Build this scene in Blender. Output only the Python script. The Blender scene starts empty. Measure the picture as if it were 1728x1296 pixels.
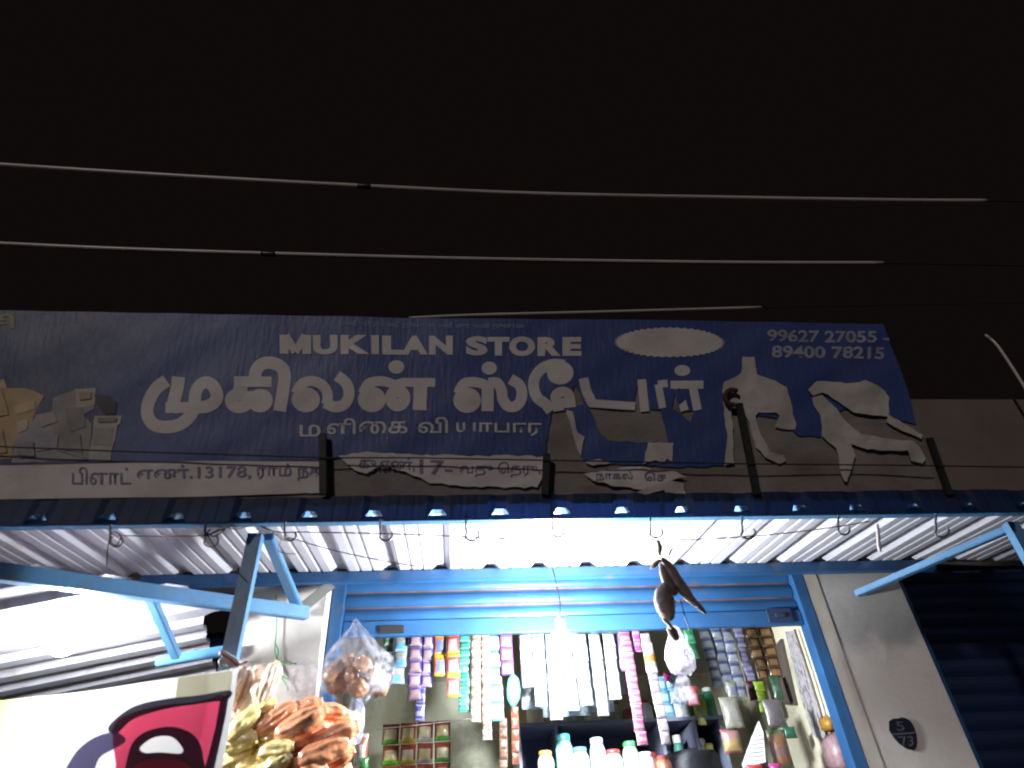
import bpy, bmesh, math, random
from mathutils import Vector, Matrix, noise
from mathutils.geometry import tessellate_polygon

# ------------------------------------------------------------------ camera
SC = bpy.context.scene
COL = SC.collection
F, CW, CH = 1100.0, 864.0, 648.0            # focal length and centre, in photograph pixels
CAMZ = 1.5
ROT = Matrix(((0.99631738, -0.00404873, -0.08564629),
              (-0.06919324, -0.62786652, -0.77523927),
              (-0.0506357, 0.7783105, -0.62583447)))   # rows: street, depth and up axes seen by the camera
cam_d = bpy.data.cameras.new('camera')
cam_d.sensor_width = 36.0
cam_d.lens = F / 1728.0 * 36.0
cam_d.clip_start = 0.05
cam_d.clip_end = 300.0
cam_d.dof.use_dof = True                    # the phone has focused past the shop: everything is a little soft
cam_d.dof.focus_distance = 40.0
cam_d.dof.aperture_fstop = 3.0
cam = bpy.data.objects.new('camera', cam_d)
COL.objects.link(cam)
cam.matrix_world = Matrix.Translation((0, 0, CAMZ)) @ ROT.to_4x4()
SC.camera = cam

# ------------------------------------------------------------------ night sky, street light, exposure
W = bpy.data.worlds.new('World')
SC.world = W
W.use_nodes = True
bg = W.node_tree.nodes['Background']
bg.inputs['Color'].default_value = (0.0046, 0.0031, 0.0030, 1)
bg.inputs['Strength'].default_value = 1.0
sun_d = bpy.data.lights.new('street_light', 'SUN')
sun_d.energy = 0.72
sun_d.angle = math.radians(4)
sun_d.color = (1.0, 0.90, 0.86)
sun = bpy.data.objects.new('street_light', sun_d)
COL.objects.link(sun)
SUN_DIR = Vector((0.42, 0.86, -0.27))       # from behind the camera, from the left, downwards
sun.rotation_euler = SUN_DIR.to_track_quat('-Z', 'Y').to_euler()
SC.view_settings.view_transform = 'Standard'
SC.view_settings.look = 'None'
SC.view_settings.exposure = 0.0
SC.view_settings.gamma = 1.0
SC.render.engine = 'CYCLES'
SC.cycles.use_denoising = True
SC.cycles.max_bounces = 8
SC.cycles.transparent_max_bounces = 16
SC.cycles.sample_clamp_indirect = 6.0
SC.cycles.caustics_reflective = False
SC.cycles.caustics_refractive = False

random.seed(7)
RND = random.Random(11)

# ------------------------------------------------------------------ pixel -> plane helpers
def ray(u, v):
    return ROT @ Vector((u - CW, CH - v, -F))
def aty(u, v, Y):
    d = ray(u, v); d = d * (Y / d.y)
    return Vector((d.x, d.y, d.z + CAMZ))
def atx(u, v, X):
    d = ray(u, v); d = d * (X / d.x)
    return Vector((d.x, d.y, d.z + CAMZ))
def atz(u, v, Z):
    d = ray(u, v); d = d * ((Z - CAMZ) / d.z)
    return Vector((d.x, d.y, d.z + CAMZ))
def atp(u, v, p0, n):
    d = ray(u, v); o = Vector((0, 0, CAMZ))
    return o + d * ((p0 - o).dot(n) / d.dot(n))
def px(p):                                   # metres covered by one photograph pixel at point p
    c = ROT.transposed() @ (Vector(p) - Vector((0, 0, CAMZ)))
    return -c.z / F

# ------------------------------------------------------------------ materials
MATS = {}
def nd(nt, t, **kw):
    n = nt.nodes.new(t)
    for k, v in kw.items():
        setattr(n, k, v)
    return n
def mat(name, col, rough=0.6, metal=0.0, var=0.15, scale=8.0, bump=0.0, bscale=40.0, coat=0.0,
        dirt=None, dirt_scale=2.5, dirt_lo=0.5, dirt_hi=0.7, spec=0.5, stretch=(1, 1, 1), translucent=0.0, double=None):
    if name in MATS:
        return MATS[name]
    m = bpy.data.materials.new(name); m.use_nodes = True
    nt = m.node_tree; b = nt.nodes['Principled BSDF']; out = nt.nodes['Material Output']
    b.inputs['Roughness'].default_value = rough
    b.inputs['Metallic'].default_value = metal
    b.inputs['Coat Weight'].default_value = coat
    b.inputs['Coat Roughness'].default_value = 0.12
    b.inputs['Specular IOR Level'].default_value = spec
    tc = nd(nt, 'ShaderNodeTexCoord'); mp = nd(nt, 'ShaderNodeMapping')
    mp.inputs['Scale'].default_value = stretch
    nt.links.new(tc.outputs['Object'], mp.inputs['Vector'])
    nz = nd(nt, 'ShaderNodeTexNoise'); nz.inputs['Scale'].default_value = scale; nz.inputs['Detail'].default_value = 5
    nt.links.new(mp.outputs['Vector'], nz.inputs['Vector'])
    cr = nd(nt, 'ShaderNodeValToRGB')
    lo = [max(0, c * (1 - var)) for c in col]; hi = [min(1, c * (1 + var)) for c in col]
    cr.color_ramp.elements[0].position = 0.3; cr.color_ramp.elements[0].color = (*lo, 1)
    cr.color_ramp.elements[1].position = 0.7; cr.color_ramp.elements[1].color = (*hi, 1)
    nt.links.new(nz.outputs['Fac'], cr.inputs['Fac'])
    last = cr.outputs['Color']
    if dirt:
        n2 = nd(nt, 'ShaderNodeTexNoise'); n2.inputs['Scale'].default_value = dirt_scale; n2.inputs['Detail'].default_value = 8
        n2.inputs['Roughness'].default_value = 0.65
        nt.links.new(mp.outputs['Vector'], n2.inputs['Vector'])
        mr = nd(nt, 'ShaderNodeMapRange'); mr.inputs['From Min'].default_value = dirt_lo; mr.inputs['From Max'].default_value = dirt_hi
        nt.links.new(n2.outputs['Fac'], mr.inputs['Value'])
        mx = nd(nt, 'ShaderNodeMix', data_type='RGBA')
        nt.links.new(mr.outputs['Result'], mx.inputs['Factor'])
        nt.links.new(last, mx.inputs[6]); mx.inputs[7].default_value = (*dirt, 1)
        last = mx.outputs[2]
    nt.links.new(last, b.inputs['Base Color'])
    if bump:
        n3 = nd(nt, 'ShaderNodeTexNoise'); n3.inputs['Scale'].default_value = bscale; n3.inputs['Detail'].default_value = 4
        nt.links.new(mp.outputs['Vector'], n3.inputs['Vector'])
        bp = nd(nt, 'ShaderNodeBump'); bp.inputs['Strength'].default_value = bump; bp.inputs['Distance'].default_value = 0.01
        nt.links.new(n3.outputs['Fac'], bp.inputs['Height'])
        nt.links.new(bp.outputs['Normal'], b.inputs['Normal'])
    if translucent:
        tr = nd(nt, 'ShaderNodeBsdfTranslucent'); ms = nd(nt, 'ShaderNodeMixShader')
        ms.inputs['Fac'].default_value = translucent
        nt.links.new(last, tr.inputs['Color'])
        nt.links.new(b.outputs['BSDF'], ms.inputs[1]); nt.links.new(tr.outputs['BSDF'], ms.inputs[2])
        nt.links.new(ms.outputs['Shader'], out.inputs['Surface'])
    MATS[name] = m
    return m
def film(name, tint=(0.9, 0.9, 0.95), clear=0.7, rough=0.15):
    if name in MATS:
        return MATS[name]
    m = bpy.data.materials.new(name); m.use_nodes = True
    nt = m.node_tree; b = nt.nodes['Principled BSDF']; out = nt.nodes['Material Output']
    b.inputs['Base Color'].default_value = (*tint, 1); b.inputs['Roughness'].default_value = rough
    b.inputs['Coat Weight'].default_value = 0.6
    tr = nd(nt, 'ShaderNodeBsdfTransparent'); ms = nd(nt, 'ShaderNodeMixShader')
    nz = nd(nt, 'ShaderNodeTexNoise'); nz.inputs['Scale'].default_value = 30; nz.inputs['Detail'].default_value = 4
    tc = nd(nt, 'ShaderNodeTexCoord'); nt.links.new(tc.outputs['Object'], nz.inputs['Vector'])
    mr = nd(nt, 'ShaderNodeMapRange'); mr.inputs['From Min'].default_value = 0.35; mr.inputs['From Max'].default_value = 0.7
    mr.inputs['To Min'].default_value = min(1, clear + 0.15); mr.inputs['To Max'].default_value = clear - 0.25
    nt.links.new(nz.outputs['Fac'], mr.inputs['Value']); nt.links.new(mr.outputs['Result'], ms.inputs['Fac'])
    bp = nd(nt, 'ShaderNodeBump'); bp.inputs['Strength'].default_value = 0.8; bp.inputs['Distance'].default_value = 0.01
    nt.links.new(nz.outputs['Fac'], bp.inputs['Height']); nt.links.new(bp.outputs['Normal'], b.inputs['Normal'])
    nt.links.new(b.outputs['BSDF'], ms.inputs[1]); nt.links.new(tr.outputs['BSDF'], ms.inputs[2])
    nt.links.new(ms.outputs['Shader'], out.inputs['Surface'])
    MATS[name] = m
    return m
def glow(name, col, strength):
    m = bpy.data.materials.new(name); m.use_nodes = True
    b = m.node_tree.nodes['Principled BSDF']
    b.inputs['Base Color'].default_value = (0.9, 0.9, 0.9, 1)
    b.inputs['Emission Color'].default_value = (*col, 1)
    b.inputs['Emission Strength'].default_value = strength
    return m

BLUE = mat('blue_paint', (0.017, 0.074, 0.185), 0.42, var=0.18, scale=5, bump=0.15, dirt=(0.10, 0.07, 0.06), dirt_scale=7, dirt_lo=0.62, dirt_hi=0.72)
BLUE_L = mat('pale_blue_paint', (0.075, 0.19, 0.34), 0.45, var=0.15, scale=7, bump=0.15, dirt=(0.14, 0.12, 0.12), dirt_scale=6, dirt_lo=0.58, dirt_hi=0.75)
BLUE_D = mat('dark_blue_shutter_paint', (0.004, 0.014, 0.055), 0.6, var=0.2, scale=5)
EAVE = mat('dark_blue_sheet_paint', (0.016, 0.042, 0.115), 0.6, var=0.15, scale=6, dirt=(0.03, 0.038, 0.06), dirt_scale=5, dirt_lo=0.5, dirt_hi=0.8)
SHEET = mat('galvanised_sheet', (0.56, 0.53, 0.57), 0.42, metal=0.15, var=0.08, scale=3, bump=0.08, bscale=12, dirt=(0.36, 0.30, 0.28), dirt_scale=4, dirt_lo=0.55, dirt_hi=0.8, stretch=(3, .5, 1))
CREAM = mat('cream_plaster', (0.53, 0.475, 0.43), 0.9, var=0.05, scale=3, bump=0.14, bscale=35, dirt=(0.30, 0.25, 0.21), dirt_scale=2.2, dirt_lo=0.5, dirt_hi=0.8)
OLIVE = mat('pale_olive_plaster', (0.52, 0.51, 0.39), 0.9, var=0.08, scale=3, bump=0.2, dirt=(0.2, 0.19, 0.14), dirt_scale=3)
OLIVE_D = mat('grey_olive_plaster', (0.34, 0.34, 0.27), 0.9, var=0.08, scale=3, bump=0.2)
IVORY = mat('ivory_plaster', (0.62, 0.57, 0.42), 0.9, var=0.06, scale=3, bump=0.2, dirt=(0.4, 0.36, 0.25), dirt_scale=3)
BROWN = mat('brown_parapet_plaster', (0.13, 0.105, 0.088), 0.95, var=0.15, scale=2, bump=0.3, dirt=(0.10, 0.08, 0.07), dirt_scale=1.5, dirt_lo=0.45, dirt_hi=0.75)
VINYL_W = mat('white_vinyl', (0.53, 0.495, 0.485), 0.55, var=0.06, scale=6, bump=0.1, bscale=20, dirt=(0.40, 0.36, 0.34), dirt_scale=5, dirt_lo=0.5, dirt_hi=0.8)
TORN = mat('torn_white_vinyl', (0.44, 0.41, 0.385), 0.75, var=0.18, scale=14, bump=0.5, bscale=22, dirt=(0.25, 0.22, 0.19), dirt_scale=7, dirt_lo=0.48, dirt_hi=0.75)
BACKING = mat('grey_backing_board', (0.20, 0.178, 0.168), 0.9, var=0.15, scale=3, bump=0.3, dirt=(0.12, 0.085, 0.07), dirt_scale=2.5, dirt_lo=0.45, dirt_hi=0.7, stretch=(1, 1, 2))
INK = mat('faded_blue_ink', (0.16, 0.15, 0.24), 0.6, var=0.3, scale=30)
DARK = mat('dark_iron', (0.025, 0.022, 0.022), 0.6, metal=0.3, var=0.3)
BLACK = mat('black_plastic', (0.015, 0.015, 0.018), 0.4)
CABLE = mat('grey_cable_sheath', (0.42, 0.39, 0.36), 0.35, var=0.12, scale=3)
STEEL = mat('steel_hook', (0.28, 0.26, 0.26), 0.35, metal=0.8, var=0.2)
ASPHALT = mat('asphalt', (0.06, 0.058, 0.055), 0.95, var=0.25, scale=4, bump=0.5)
CONC = mat('concrete', (0.22, 0.21, 0.19), 0.9, var=0.15, scale=3, bump=0.3)
CLEAR = film('clear_polythene', (0.42, 0.40, 0.45), 0.80)
CLEAR_B = film('bluish_polythene', (0.40, 0.42, 0.56), 0.55)
CLEAR_W = film('milky_polythene', (0.42, 0.38, 0.42), 0.55)

# ------------------------------------------------------------------ object helpers
def tag(o, label=None, cat=None, group=None, kind=None):
    if label: o['label'] = label
    if cat: o['category'] = cat
    if group: o['group'] = group
    if kind: o['kind'] = kind
    return o
def empty(name, loc, label, cat, group=None, parent=None):
    o = bpy.data.objects.new(name, None); COL.objects.link(o)
    o.location = loc; o.empty_display_size = 0.05
    return tag(o, label, cat, group)
def link(name, me, parent=None, loc=None):
    o = bpy.data.objects.new(name, me); COL.objects.link(o)
    if loc is not None: o.location = loc
    if parent is not None:
        o.parent = parent
    return o
def mesh_obj(name, bm, mats, parent=None, smooth=False, world=True):
    """bm is in world coordinates; when it has a parent at some location, shift it into the parent's space"""
    if parent is not None and world:
        bmesh.ops.translate(bm, verts=bm.verts, vec=-Vector(parent.location))
    me = bpy.data.meshes.new(name); bm.to_mesh(me); bm.free()
    for m in (mats if isinstance(mats, (list, tuple)) else [mats]):
        me.materials.append(m)
    if smooth:
        for p in me.polygons: p.use_smooth = True
    return link(name, me, parent)
def box(bm, a, b, mi=0, bevel=0.0):
    a, b = Vector(a), Vector(b)
    c = (a + b) / 2; s = b - a
    r = bmesh.ops.create_cube(bm, size=1.0, matrix=Matrix.Translation(c) @ Matrix.Diagonal((*[abs(x) for x in s], 1)))
    fs = {f for v in r['verts'] for f in v.link_faces}
    for f in fs: f.material_index = mi
    if bevel:
        bmesh.ops.bevel(bm, geom=list({e for v in r['verts'] for e in v.link_edges}), offset=bevel, segments=2, affect='EDGES', profile=0.6)
def bar(bm, a, b, w, h=None, up=Vector((0, 0, 1)), bevel=0.004, mi=0):
    a, b = Vector(a), Vector(b); h = h or w
    d = (b - a); L = d.length; d.normalize()
    s = d.cross(up)
    if s.length < 1e-3: s = d.cross(Vector((0, 1, 0)))
    s.normalize(); t = s.cross(d)
    M = Matrix((s, t, d)).transposed().to_4x4()
    M = Matrix.Translation((a + b) / 2) @ M @ Matrix.Diagonal((w, h, L, 1))
    r = bmesh.ops.create_cube(bm, size=1.0, matrix=M)
    for f in {f for v in r['verts'] for f in v.link_faces}: f.material_index = mi
    if bevel:
        bmesh.ops.bevel(bm, geom=list({e for v in r['verts'] for e in v.link_edges}), offset=bevel, segments=2, affect='EDGES')
def tube(bm, pts, r, n=8, mi=0, cap=True):
    pts = [Vector(p) for p in pts]; rings = []
    rad = r if callable(r) else (lambda t: r)
    prev = None
    for i, p in enumerate(pts):
        d = (pts[min(i + 1, len(pts) - 1)] - pts[max(i - 1, 0)]).normalized()
        if prev is None:
            s = d.cross(Vector((0, 0, 1)))
            if s.length < 1e-2: s = d.cross(Vector((1, 0, 0)))
        else:
            s = prev - d * prev.dot(d)
        s.normalize(); prev = s; t = d.cross(s)
        R = rad(i / max(1, len(pts) - 1))
        rings.append([bm.verts.new(p + (s * math.cos(k * 2 * math.pi / n) + t * math.sin(k * 2 * math.pi / n)) * R) for k in range(n)])
    for a, b in zip(rings, rings[1:]):
        for k in range(n):
            f = bm.faces.new((a[k], a[(k + 1) % n], b[(k + 1) % n], b[k])); f.material_index = mi; f.smooth = True
    if cap:
        for rg in (rings[0], rings[-1]):
            f = bm.faces.new(rg); f.material_index = mi
def smooth_line(pts, n=6, closed=False):
    P = [Vector(p) for p in pts]; out = []
    if len(P) < 3 and not closed: return P
    m = len(P); rng = range(m if closed else m - 1)
    g = lambda i: P[i % m] if closed else P[max(0, min(m - 1, i))]
    for i in rng:
        a, b, c, d = g(i - 1), g(i), g(i + 1), g(i + 2)
        for k in range(n):
            t = k / n
            out.append(0.5 * (2 * b + (c - a) * t + (2 * a - 5 * b + 4 * c - d) * t * t + (3 * b - a - 3 * c + d) * t ** 3))
    if not closed: out.append(P[-1])
    return out
def lathe(bm, prof, centre, n=20, mi=0, axis=None):
    c = Vector(centre); rings = []
    for r, z in prof:
        rings.append([bm.verts.new(c + Vector((r * math.cos(k * 2 * math.pi / n), r * math.sin(k * 2 * math.pi / n), z))) for k in range(n)])
    for a, b in zip(rings, rings[1:]):
        for k in range(n):
            f = bm.faces.new((a[k], a[(k + 1) % n], b[(k + 1) % n], b[k])); f.material_index = mi; f.smooth = True
    for rg in (rings[0], rings[-1]):
        f = bm.faces.new(rg); f.material_index = mi
def quadplate(bm, pts, n, th=0.003, mi=0):
    """a thin real plate from a polygon of world points, thickness th along n"""
    P = [Vector(p) for p in pts]; n = Vector(n).normalized()
    a = [bm.verts.new(p) for p in P]; b = [bm.verts.new(p + n * th) for p in P]
    fs = [bm.faces.new(a), bm.faces.new(b[::-1])]
    for i in range(len(P)):
        j = (i + 1) % len(P); fs.append(bm.faces.new((a[i], b[i], b[j], a[j])))
    for f in fs: f.material_index = mi
    bmesh.ops.recalc_face_normals(bm, faces=fs)

# ------------------------------------------------------------------ ground
bm = bmesh.new()
bmesh.ops.create_grid(bm, x_segments=2, y_segments=2, size=120)
tag(mesh_obj('ground', bm, ASPHALT), kind='structure')

# ------------------------------------------------------------------ the shop building
FY = 3.20            # street face of the pillars
SY = 3.37            # plane of the roller shutter
XL0, XL1 = -0.985, -0.63      # left pillar
XR0, XR1 = 1.905, 2.345       # right pillar
TOP = CAMZ + 2.47
LINT = CAMZ + 1.36
PL = 0.40
shop = empty('shop_building', (0.65, 3.2, 0), 'single storey shop with cream pillars and open blue roller shutter under torn banner', 'building')
bm = bmesh.new(); box(bm, (XL0, FY, 0), (XL1, FY + 0.25, LINT)); mesh_obj('pillar', bm, CREAM, shop)
bm = bmesh.new(); box(bm, (XR0, FY, 0), (XR1, FY + 0.25, LINT)); mesh_obj('pillar', bm, CREAM, shop)
bm = bmesh.new(); box(bm, (XR0 - 0.004, FY - 0.002, PL), (XR0 - 0.0005, FY + 0.118, LINT - .002)); mesh_obj('edge_band', bm, mat('taupe_strip', (0.10, 0.082, 0.066), .9, var=.15, bump=.2), shop)  # thin strip colours the pillar's inner return darker than its face
bm = bmesh.new()
box(bm, (-6, FY + 0.002, LINT), (7, FY + 0.24, TOP))
mesh_obj('parapet_wall', bm, BROWN, shop)
bm = bmesh.new()
box(bm, (-1.2, 4.50, PL), (3.2, 4.6, CAMZ + 1.16)); mesh_obj('back_wall', bm, OLIVE, shop)
bm = bmesh.new()
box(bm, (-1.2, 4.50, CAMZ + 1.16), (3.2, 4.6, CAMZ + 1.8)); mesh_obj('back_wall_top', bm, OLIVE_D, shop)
bm = bmesh.new(); box(bm, (1.905, FY + 0.252, PL), (2.0, 4.498, LINT + .2)); mesh_obj('side_wall', bm, IVORY, shop)
bm = bmesh.new(); box(bm, (-0.80, FY + 0.252, PL), (-0.70, 4.498, LINT + .2)); mesh_obj('side_wall', bm, IVORY, shop)
bm = bmesh.new(); box(bm, (-1.2, FY + 0.245, LINT + 0.16), (3.2, 4.498, LINT + 0.28)); mesh_obj('ceiling', bm, IVORY, shop)
bm = bmesh.new(); box(bm, (-1.2, 2.9, 0.0), (3.2, 4.49, PL)); mesh_obj('plinth', bm, CONC, shop)
# jambs
for x0, x1 in ((-0.625, -0.562), (1.836, 1.9)):
    bm = bmesh.new(); box(bm, (x0, SY - 0.05, PL), (x1, SY + 0.03, LINT), bevel=0.004); mesh_obj('shutter_jamb', bm, BLUE, shop)
# roller shutter curtain: interlocking curved slats, rust in the joints
SB = CAMZ + 1.085
bm = bmesh.new(); z = SB + 0.075; rows = []
prof = []
while z < LINT + 0.02:
    for k in range(6):
        t = k / 6
        prof.append((SY - 0.014 * math.sin(math.pi * t) , z + 0.071 * t, 0))
    prof.append((SY + 0.005, z + 0.0715, 1)); prof.append((SY + 0.005, z + 0.081, 1))
    z += 0.0815
xs = [-0.56 + i * 0.1195 for i in range(21)]
vv = [[bm.verts.new((x, p[0] + RND.uniform(-.0012, .0012), p[1])) for x in xs] for p in prof]
for j in range(len(prof) - 1):
    for i in range(20):
        f = bm.faces.new((vv[j][i], vv[j][i + 1], vv[j + 1][i + 1], vv[j + 1][i])); f.smooth = True
        f.material_index = 1 if prof[j][2] and prof[j + 1][2] else 0
RUST = mat('rusty_joint', (0.10, 0.05, 0.045), 0.9, var=0.4, scale=10)
shut = mesh_obj('roller_shutter', bm, [BLUE, RUST], shop)
bm = bmesh.new(); box(bm, (-0.56, SY - 0.022, SB), (1.833, SY + 0.008, SB + 0.078), bevel=0.004)
o = mesh_obj('bottom_rail', bm, BLUE); o.parent = shut; o.location = -Vector(shop.location)
bm = bmesh.new()
p = aty(1315, 1043, SY - .03); box(bm, (p.x - 0.06, SY - 0.034, SB + 0.012), (p.x + 0.075, SY - 0.0225, SB + 0.085), bevel=.003)
box(bm, (p.x - 0.02, SY - 0.046, SB + 0.035), (p.x + 0.03, SY - 0.0335, SB + 0.055), bevel=.003)
o = mesh_obj('lock_plate', bm, mat('dark_blue_steel', (0.02, 0.03, 0.07), .5)); o.parent = shut; o.location = -Vector(shop.location)
bm = bmesh.new()
p = aty(665, 1058, SY - .03); box(bm, (p.x - 0.07, SY - 0.034, SB + 0.012), (p.x + 0.05, SY - 0.0225, SB + 0.05), bevel=.003)
o = mesh_obj('lock_plate', bm, DARK); o.parent = shut; o.location = -Vector(shop.location)
# neighbouring shutters, closed
def closed_shutter(x0, x1, y, ztop, name, label):
    root = empty(name, ((x0 + x1) / 2, y, 0), label, 'shutter')
    bm = bmesh.new(); z = 0.42; pr = []
    while z < ztop:
        for k in range(4): pr.append((y - 0.014 * math.sin(math.pi * k / 4), z + 0.078 * k / 4))
        pr.append((y + 0.003, z + 0.078)); z += 0.0815
    a = [bm.verts.new((x0, *p)) for p in pr]; b = [bm.verts.new((x1, *p)) for p in pr]
    for j in range(len(pr) - 1): bm.faces.new((a[j], b[j], b[j + 1], a[j + 1]))
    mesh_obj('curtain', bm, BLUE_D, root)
    for xx in (x0 - 0.05, x1):
        bm = bmesh.new(); box(bm, (xx, y - 0.06, 0), (xx + 0.05, y + 0.02, ztop), bevel=.004); mesh_obj('guide_rail', bm, BLUE, root)
    return root
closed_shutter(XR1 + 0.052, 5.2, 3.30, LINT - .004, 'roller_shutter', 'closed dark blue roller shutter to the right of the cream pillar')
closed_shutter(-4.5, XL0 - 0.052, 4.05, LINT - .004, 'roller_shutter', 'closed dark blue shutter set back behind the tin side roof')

# ------------------------------------------------------------------ main awning
RP = 0.248                                   # rib pitch
ribx0 = aty(1042, 868, 2.42).x
def rib_profile(x0, x1, h=0.030):
    pts = []; k0 = math.floor((x0 - ribx0) / RP) - 1; x = k0
    while ribx0 + k0 * RP < x1 + RP:
        c = ribx0 + k0 * RP
        pts += [(c - 0.046, 0), (c - 0.020, h), (c + 0.020, h), (c + 0.046, 0), (c + 0.085, 0), (c + 0.092, 0.005), (c + 0.100, 0.005), (c + 0.107, 0), (c + 0.143, 0), (c + 0.150, .005), (c + 0.158, .005), (c + 0.165, 0)]
        k0 += 1
    return [p for p in pts if x0 <= p[0] <= x1]
YF, YR = 2.42, 3.17
def sheet_z(y): return CAMZ + 1.258 + 0.116 * (y - YF)
def rib_sheet(name, x0, x1, y0, y1, m, parent, dz=0.0, th=0.0012, nseg=4):
    pr = rib_profile(x0, x1); bm = bmesh.new(); rows = []
    for t in (0, 1):
        for s in range(nseg + 1):
            y = y0 + (y1 - y0) * s / nseg
            rows.append([bm.verts.new((x, y, sheet_z(y) + z + dz + t * th + 0.0015 * math.sin(x * 9 + y * 5))) for x, z in pr])
    k = nseg + 1
    for s in range(nseg):
        for i in range(len(pr) - 1):
            bm.faces.new((rows[s][i], rows[s][i + 1], rows[s + 1][i + 1], rows[s + 1][i]))
            bm.faces.new((rows[k + s][i], rows[k + s + 1][i], rows[k + s + 1][i + 1], rows[k + s][i + 1]))
    for i in range(len(pr) - 1):
        bm.faces.new((rows[0][i], rows[k][i], rows[k][i + 1], rows[0][i + 1]))
    return mesh_obj(name, bm, m, parent)
awn = empty('awning', (0.3, 2.42, 0), 'ribbed tin awning on blue steel posts over the shop front', 'awning')
rib_sheet('roofing_sheet', -3.0, 3.3, 2.462, FY - 0.004, SHEET, awn)
rib_sheet('eave_sheet', -3.0, 3.3, 2.34, 2.4618, BLUE_L, awn, dz=0.0015)
VY = 2.325; vt = aty(864, 834, VY).z; vb = aty(864, 875, VY).z
bm = bmesh.new(); pr = rib_profile(-3.0, 3.3, 0.034); cols = []
for x, hgt in pr:
    n_ = max(0.0, hgt - .006) / .028 * .047 if hgt > .006 else 0.0
    y_ = VY + hgt * .22
    cols.append([bm.verts.new((x + .002 * j, y_ + .002 * noise.noise(Vector((x * 3, j, 0))), (vb + n_) * (1 - t_) + (vt + .006 * noise.noise(Vector((x * 2.2, 0, 5)))) * t_)) for j, t_ in enumerate((0, .35, .7, 1))])
for a, b in zip(cols, cols[1:]):
    for j in range(3): bm.faces.new((a[j], b[j], b[j + 1], a[j + 1]))
bmesh.ops.solidify(bm, geom=bm.faces[:], thickness=-0.001)
mesh_obj('valance', bm, EAVE, awn)
def beam(name, a, b, w, h, m=BLUE_L, parent=awn):
    bm = bmesh.new(); bar(bm, a, b, w, h); return mesh_obj(name, bm, m, parent)
beam('front_beam', (-3.0, YF, sheet_z(YF) - 0.015), (3.3, YF, sheet_z(YF) - 0.015), 0.04, 0.024)
beam('rear_beam', (aty(240, 976, YR).x, YR - .006, sheet_z(YR) - 0.030), (2.55, YR - .006, sheet_z(YR) - 0.030), 0.045, 0.054, BLUE)
pL = aty(430, 885, YF); pR = aty(1717, 880, YF)
for p in (pL, pR):
    bm = bmesh.new()
    w = 0.027
    box(bm, (p.x - w, YF + 0.022, 0), (p.x + w, YF + 0.028, sheet_z(YF) - 0.05))       # angle-iron post: two flanges
    box(bm, (p.x + w - 0.006, YF + 0.0285, 0), (p.x + w, YF + 0.062, sheet_z(YF) - 0.05))
    box(bm, (p.x - w, YF + 0.0285, 0), (p.x - w + 0.006, YF + 0.06, sheet_z(YF) - 0.05))
    mesh_obj('post', bm, BLUE_L, awn)
bm = bmesh.new(); bar(bm, aty(452, 905, YF + .07), aty(508, 1038, FY - .03), 0.045, 0.03); mesh_obj('brace', bm, BLUE_L, awn)
bm = bmesh.new(); bar(bm, aty(1708, 890, YF + .06), aty(1446, 1002, FY - .01), 0.042, 0.03); mesh_obj('brace', bm, BLUE_L, awn)
bm = bmesh.new(); bar(bm, aty(505, 1030, FY - .05), aty(560, 985, FY - .02), 0.012, 0.05); mesh_obj('gusset', bm, mat('bare_grey_steel', (0.25, 0.24, 0.22), .5, metal=.5), awn)

# ------------------------------------------------------------------ tin side roof at the left
side = empty('side_roof', (-1.8, 3.0, 0), 'low tin roof on blue beams at the left of the post, over a bright bulb', 'roof')
bl = aty(-60, 958, 2.15); brr = aty(518, 1035, 3.10)
bm = bmesh.new(); bar(bm, bl, brr, 0.045, 0.058); mesh_obj('front_beam', bm, BLUE_L, side)
zr = aty(345, 1037, 3.02).z + 0.035
rsl = (bl.z - brr.z) / (bl.x - brr.x)
def roof_z(x): return brr.z + 0.026 + (x - brr.x) * rsl
bm = bmesh.new(); rows = []
y = 1.95; prs = []
while y < 4.02:
    prs += [(y, 0), (y + 0.022, 0.026), (y + 0.085, 0.026), (y + 0.107, 0)]
    y += 0.165
def side_x(y):
    if y < 3.02:
        t = (y - bl.y) / (brr.y - bl.y); return min(-1.03, bl.x + (brr.x - bl.x) * t - 0.02)
    return aty(345 + (y - 3.02) / .7 * 25, 1037 + (y - 3.02) / .7 * 73, y).x
for y, h in prs:
    xr = side_x(y); row = []
    for k in range(7):
        x = -3.6 + (xr + 3.6) * k / 6
        row.append(bm.verts.new((x, y, roof_z(x) + h)))
    rows.append(row)
for a, b in zip(rows, rows[1:]):
    for i in range(6): bm.faces.new((a[i], a[i + 1], b[i + 1], b[i]))
bmesh.ops.solidify(bm, geom=bm.faces[:], thickness=0.0015)
mesh_obj('roofing_sheet', bm, SHEET, side)
bm = bmesh.new(); bar(bm, aty(252, 1004, 2.62), aty(298, 1108, 3.02), 0.035, 0.035); mesh_obj('cross_beam', bm, BLUE_L, side)
bm = bmesh.new(); bar(bm, aty(262, 1118, 3.06), aty(392, 1096, 3.16), 0.04, 0.04); mesh_obj('rear_beam', bm, BLUE_L, side)

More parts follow.
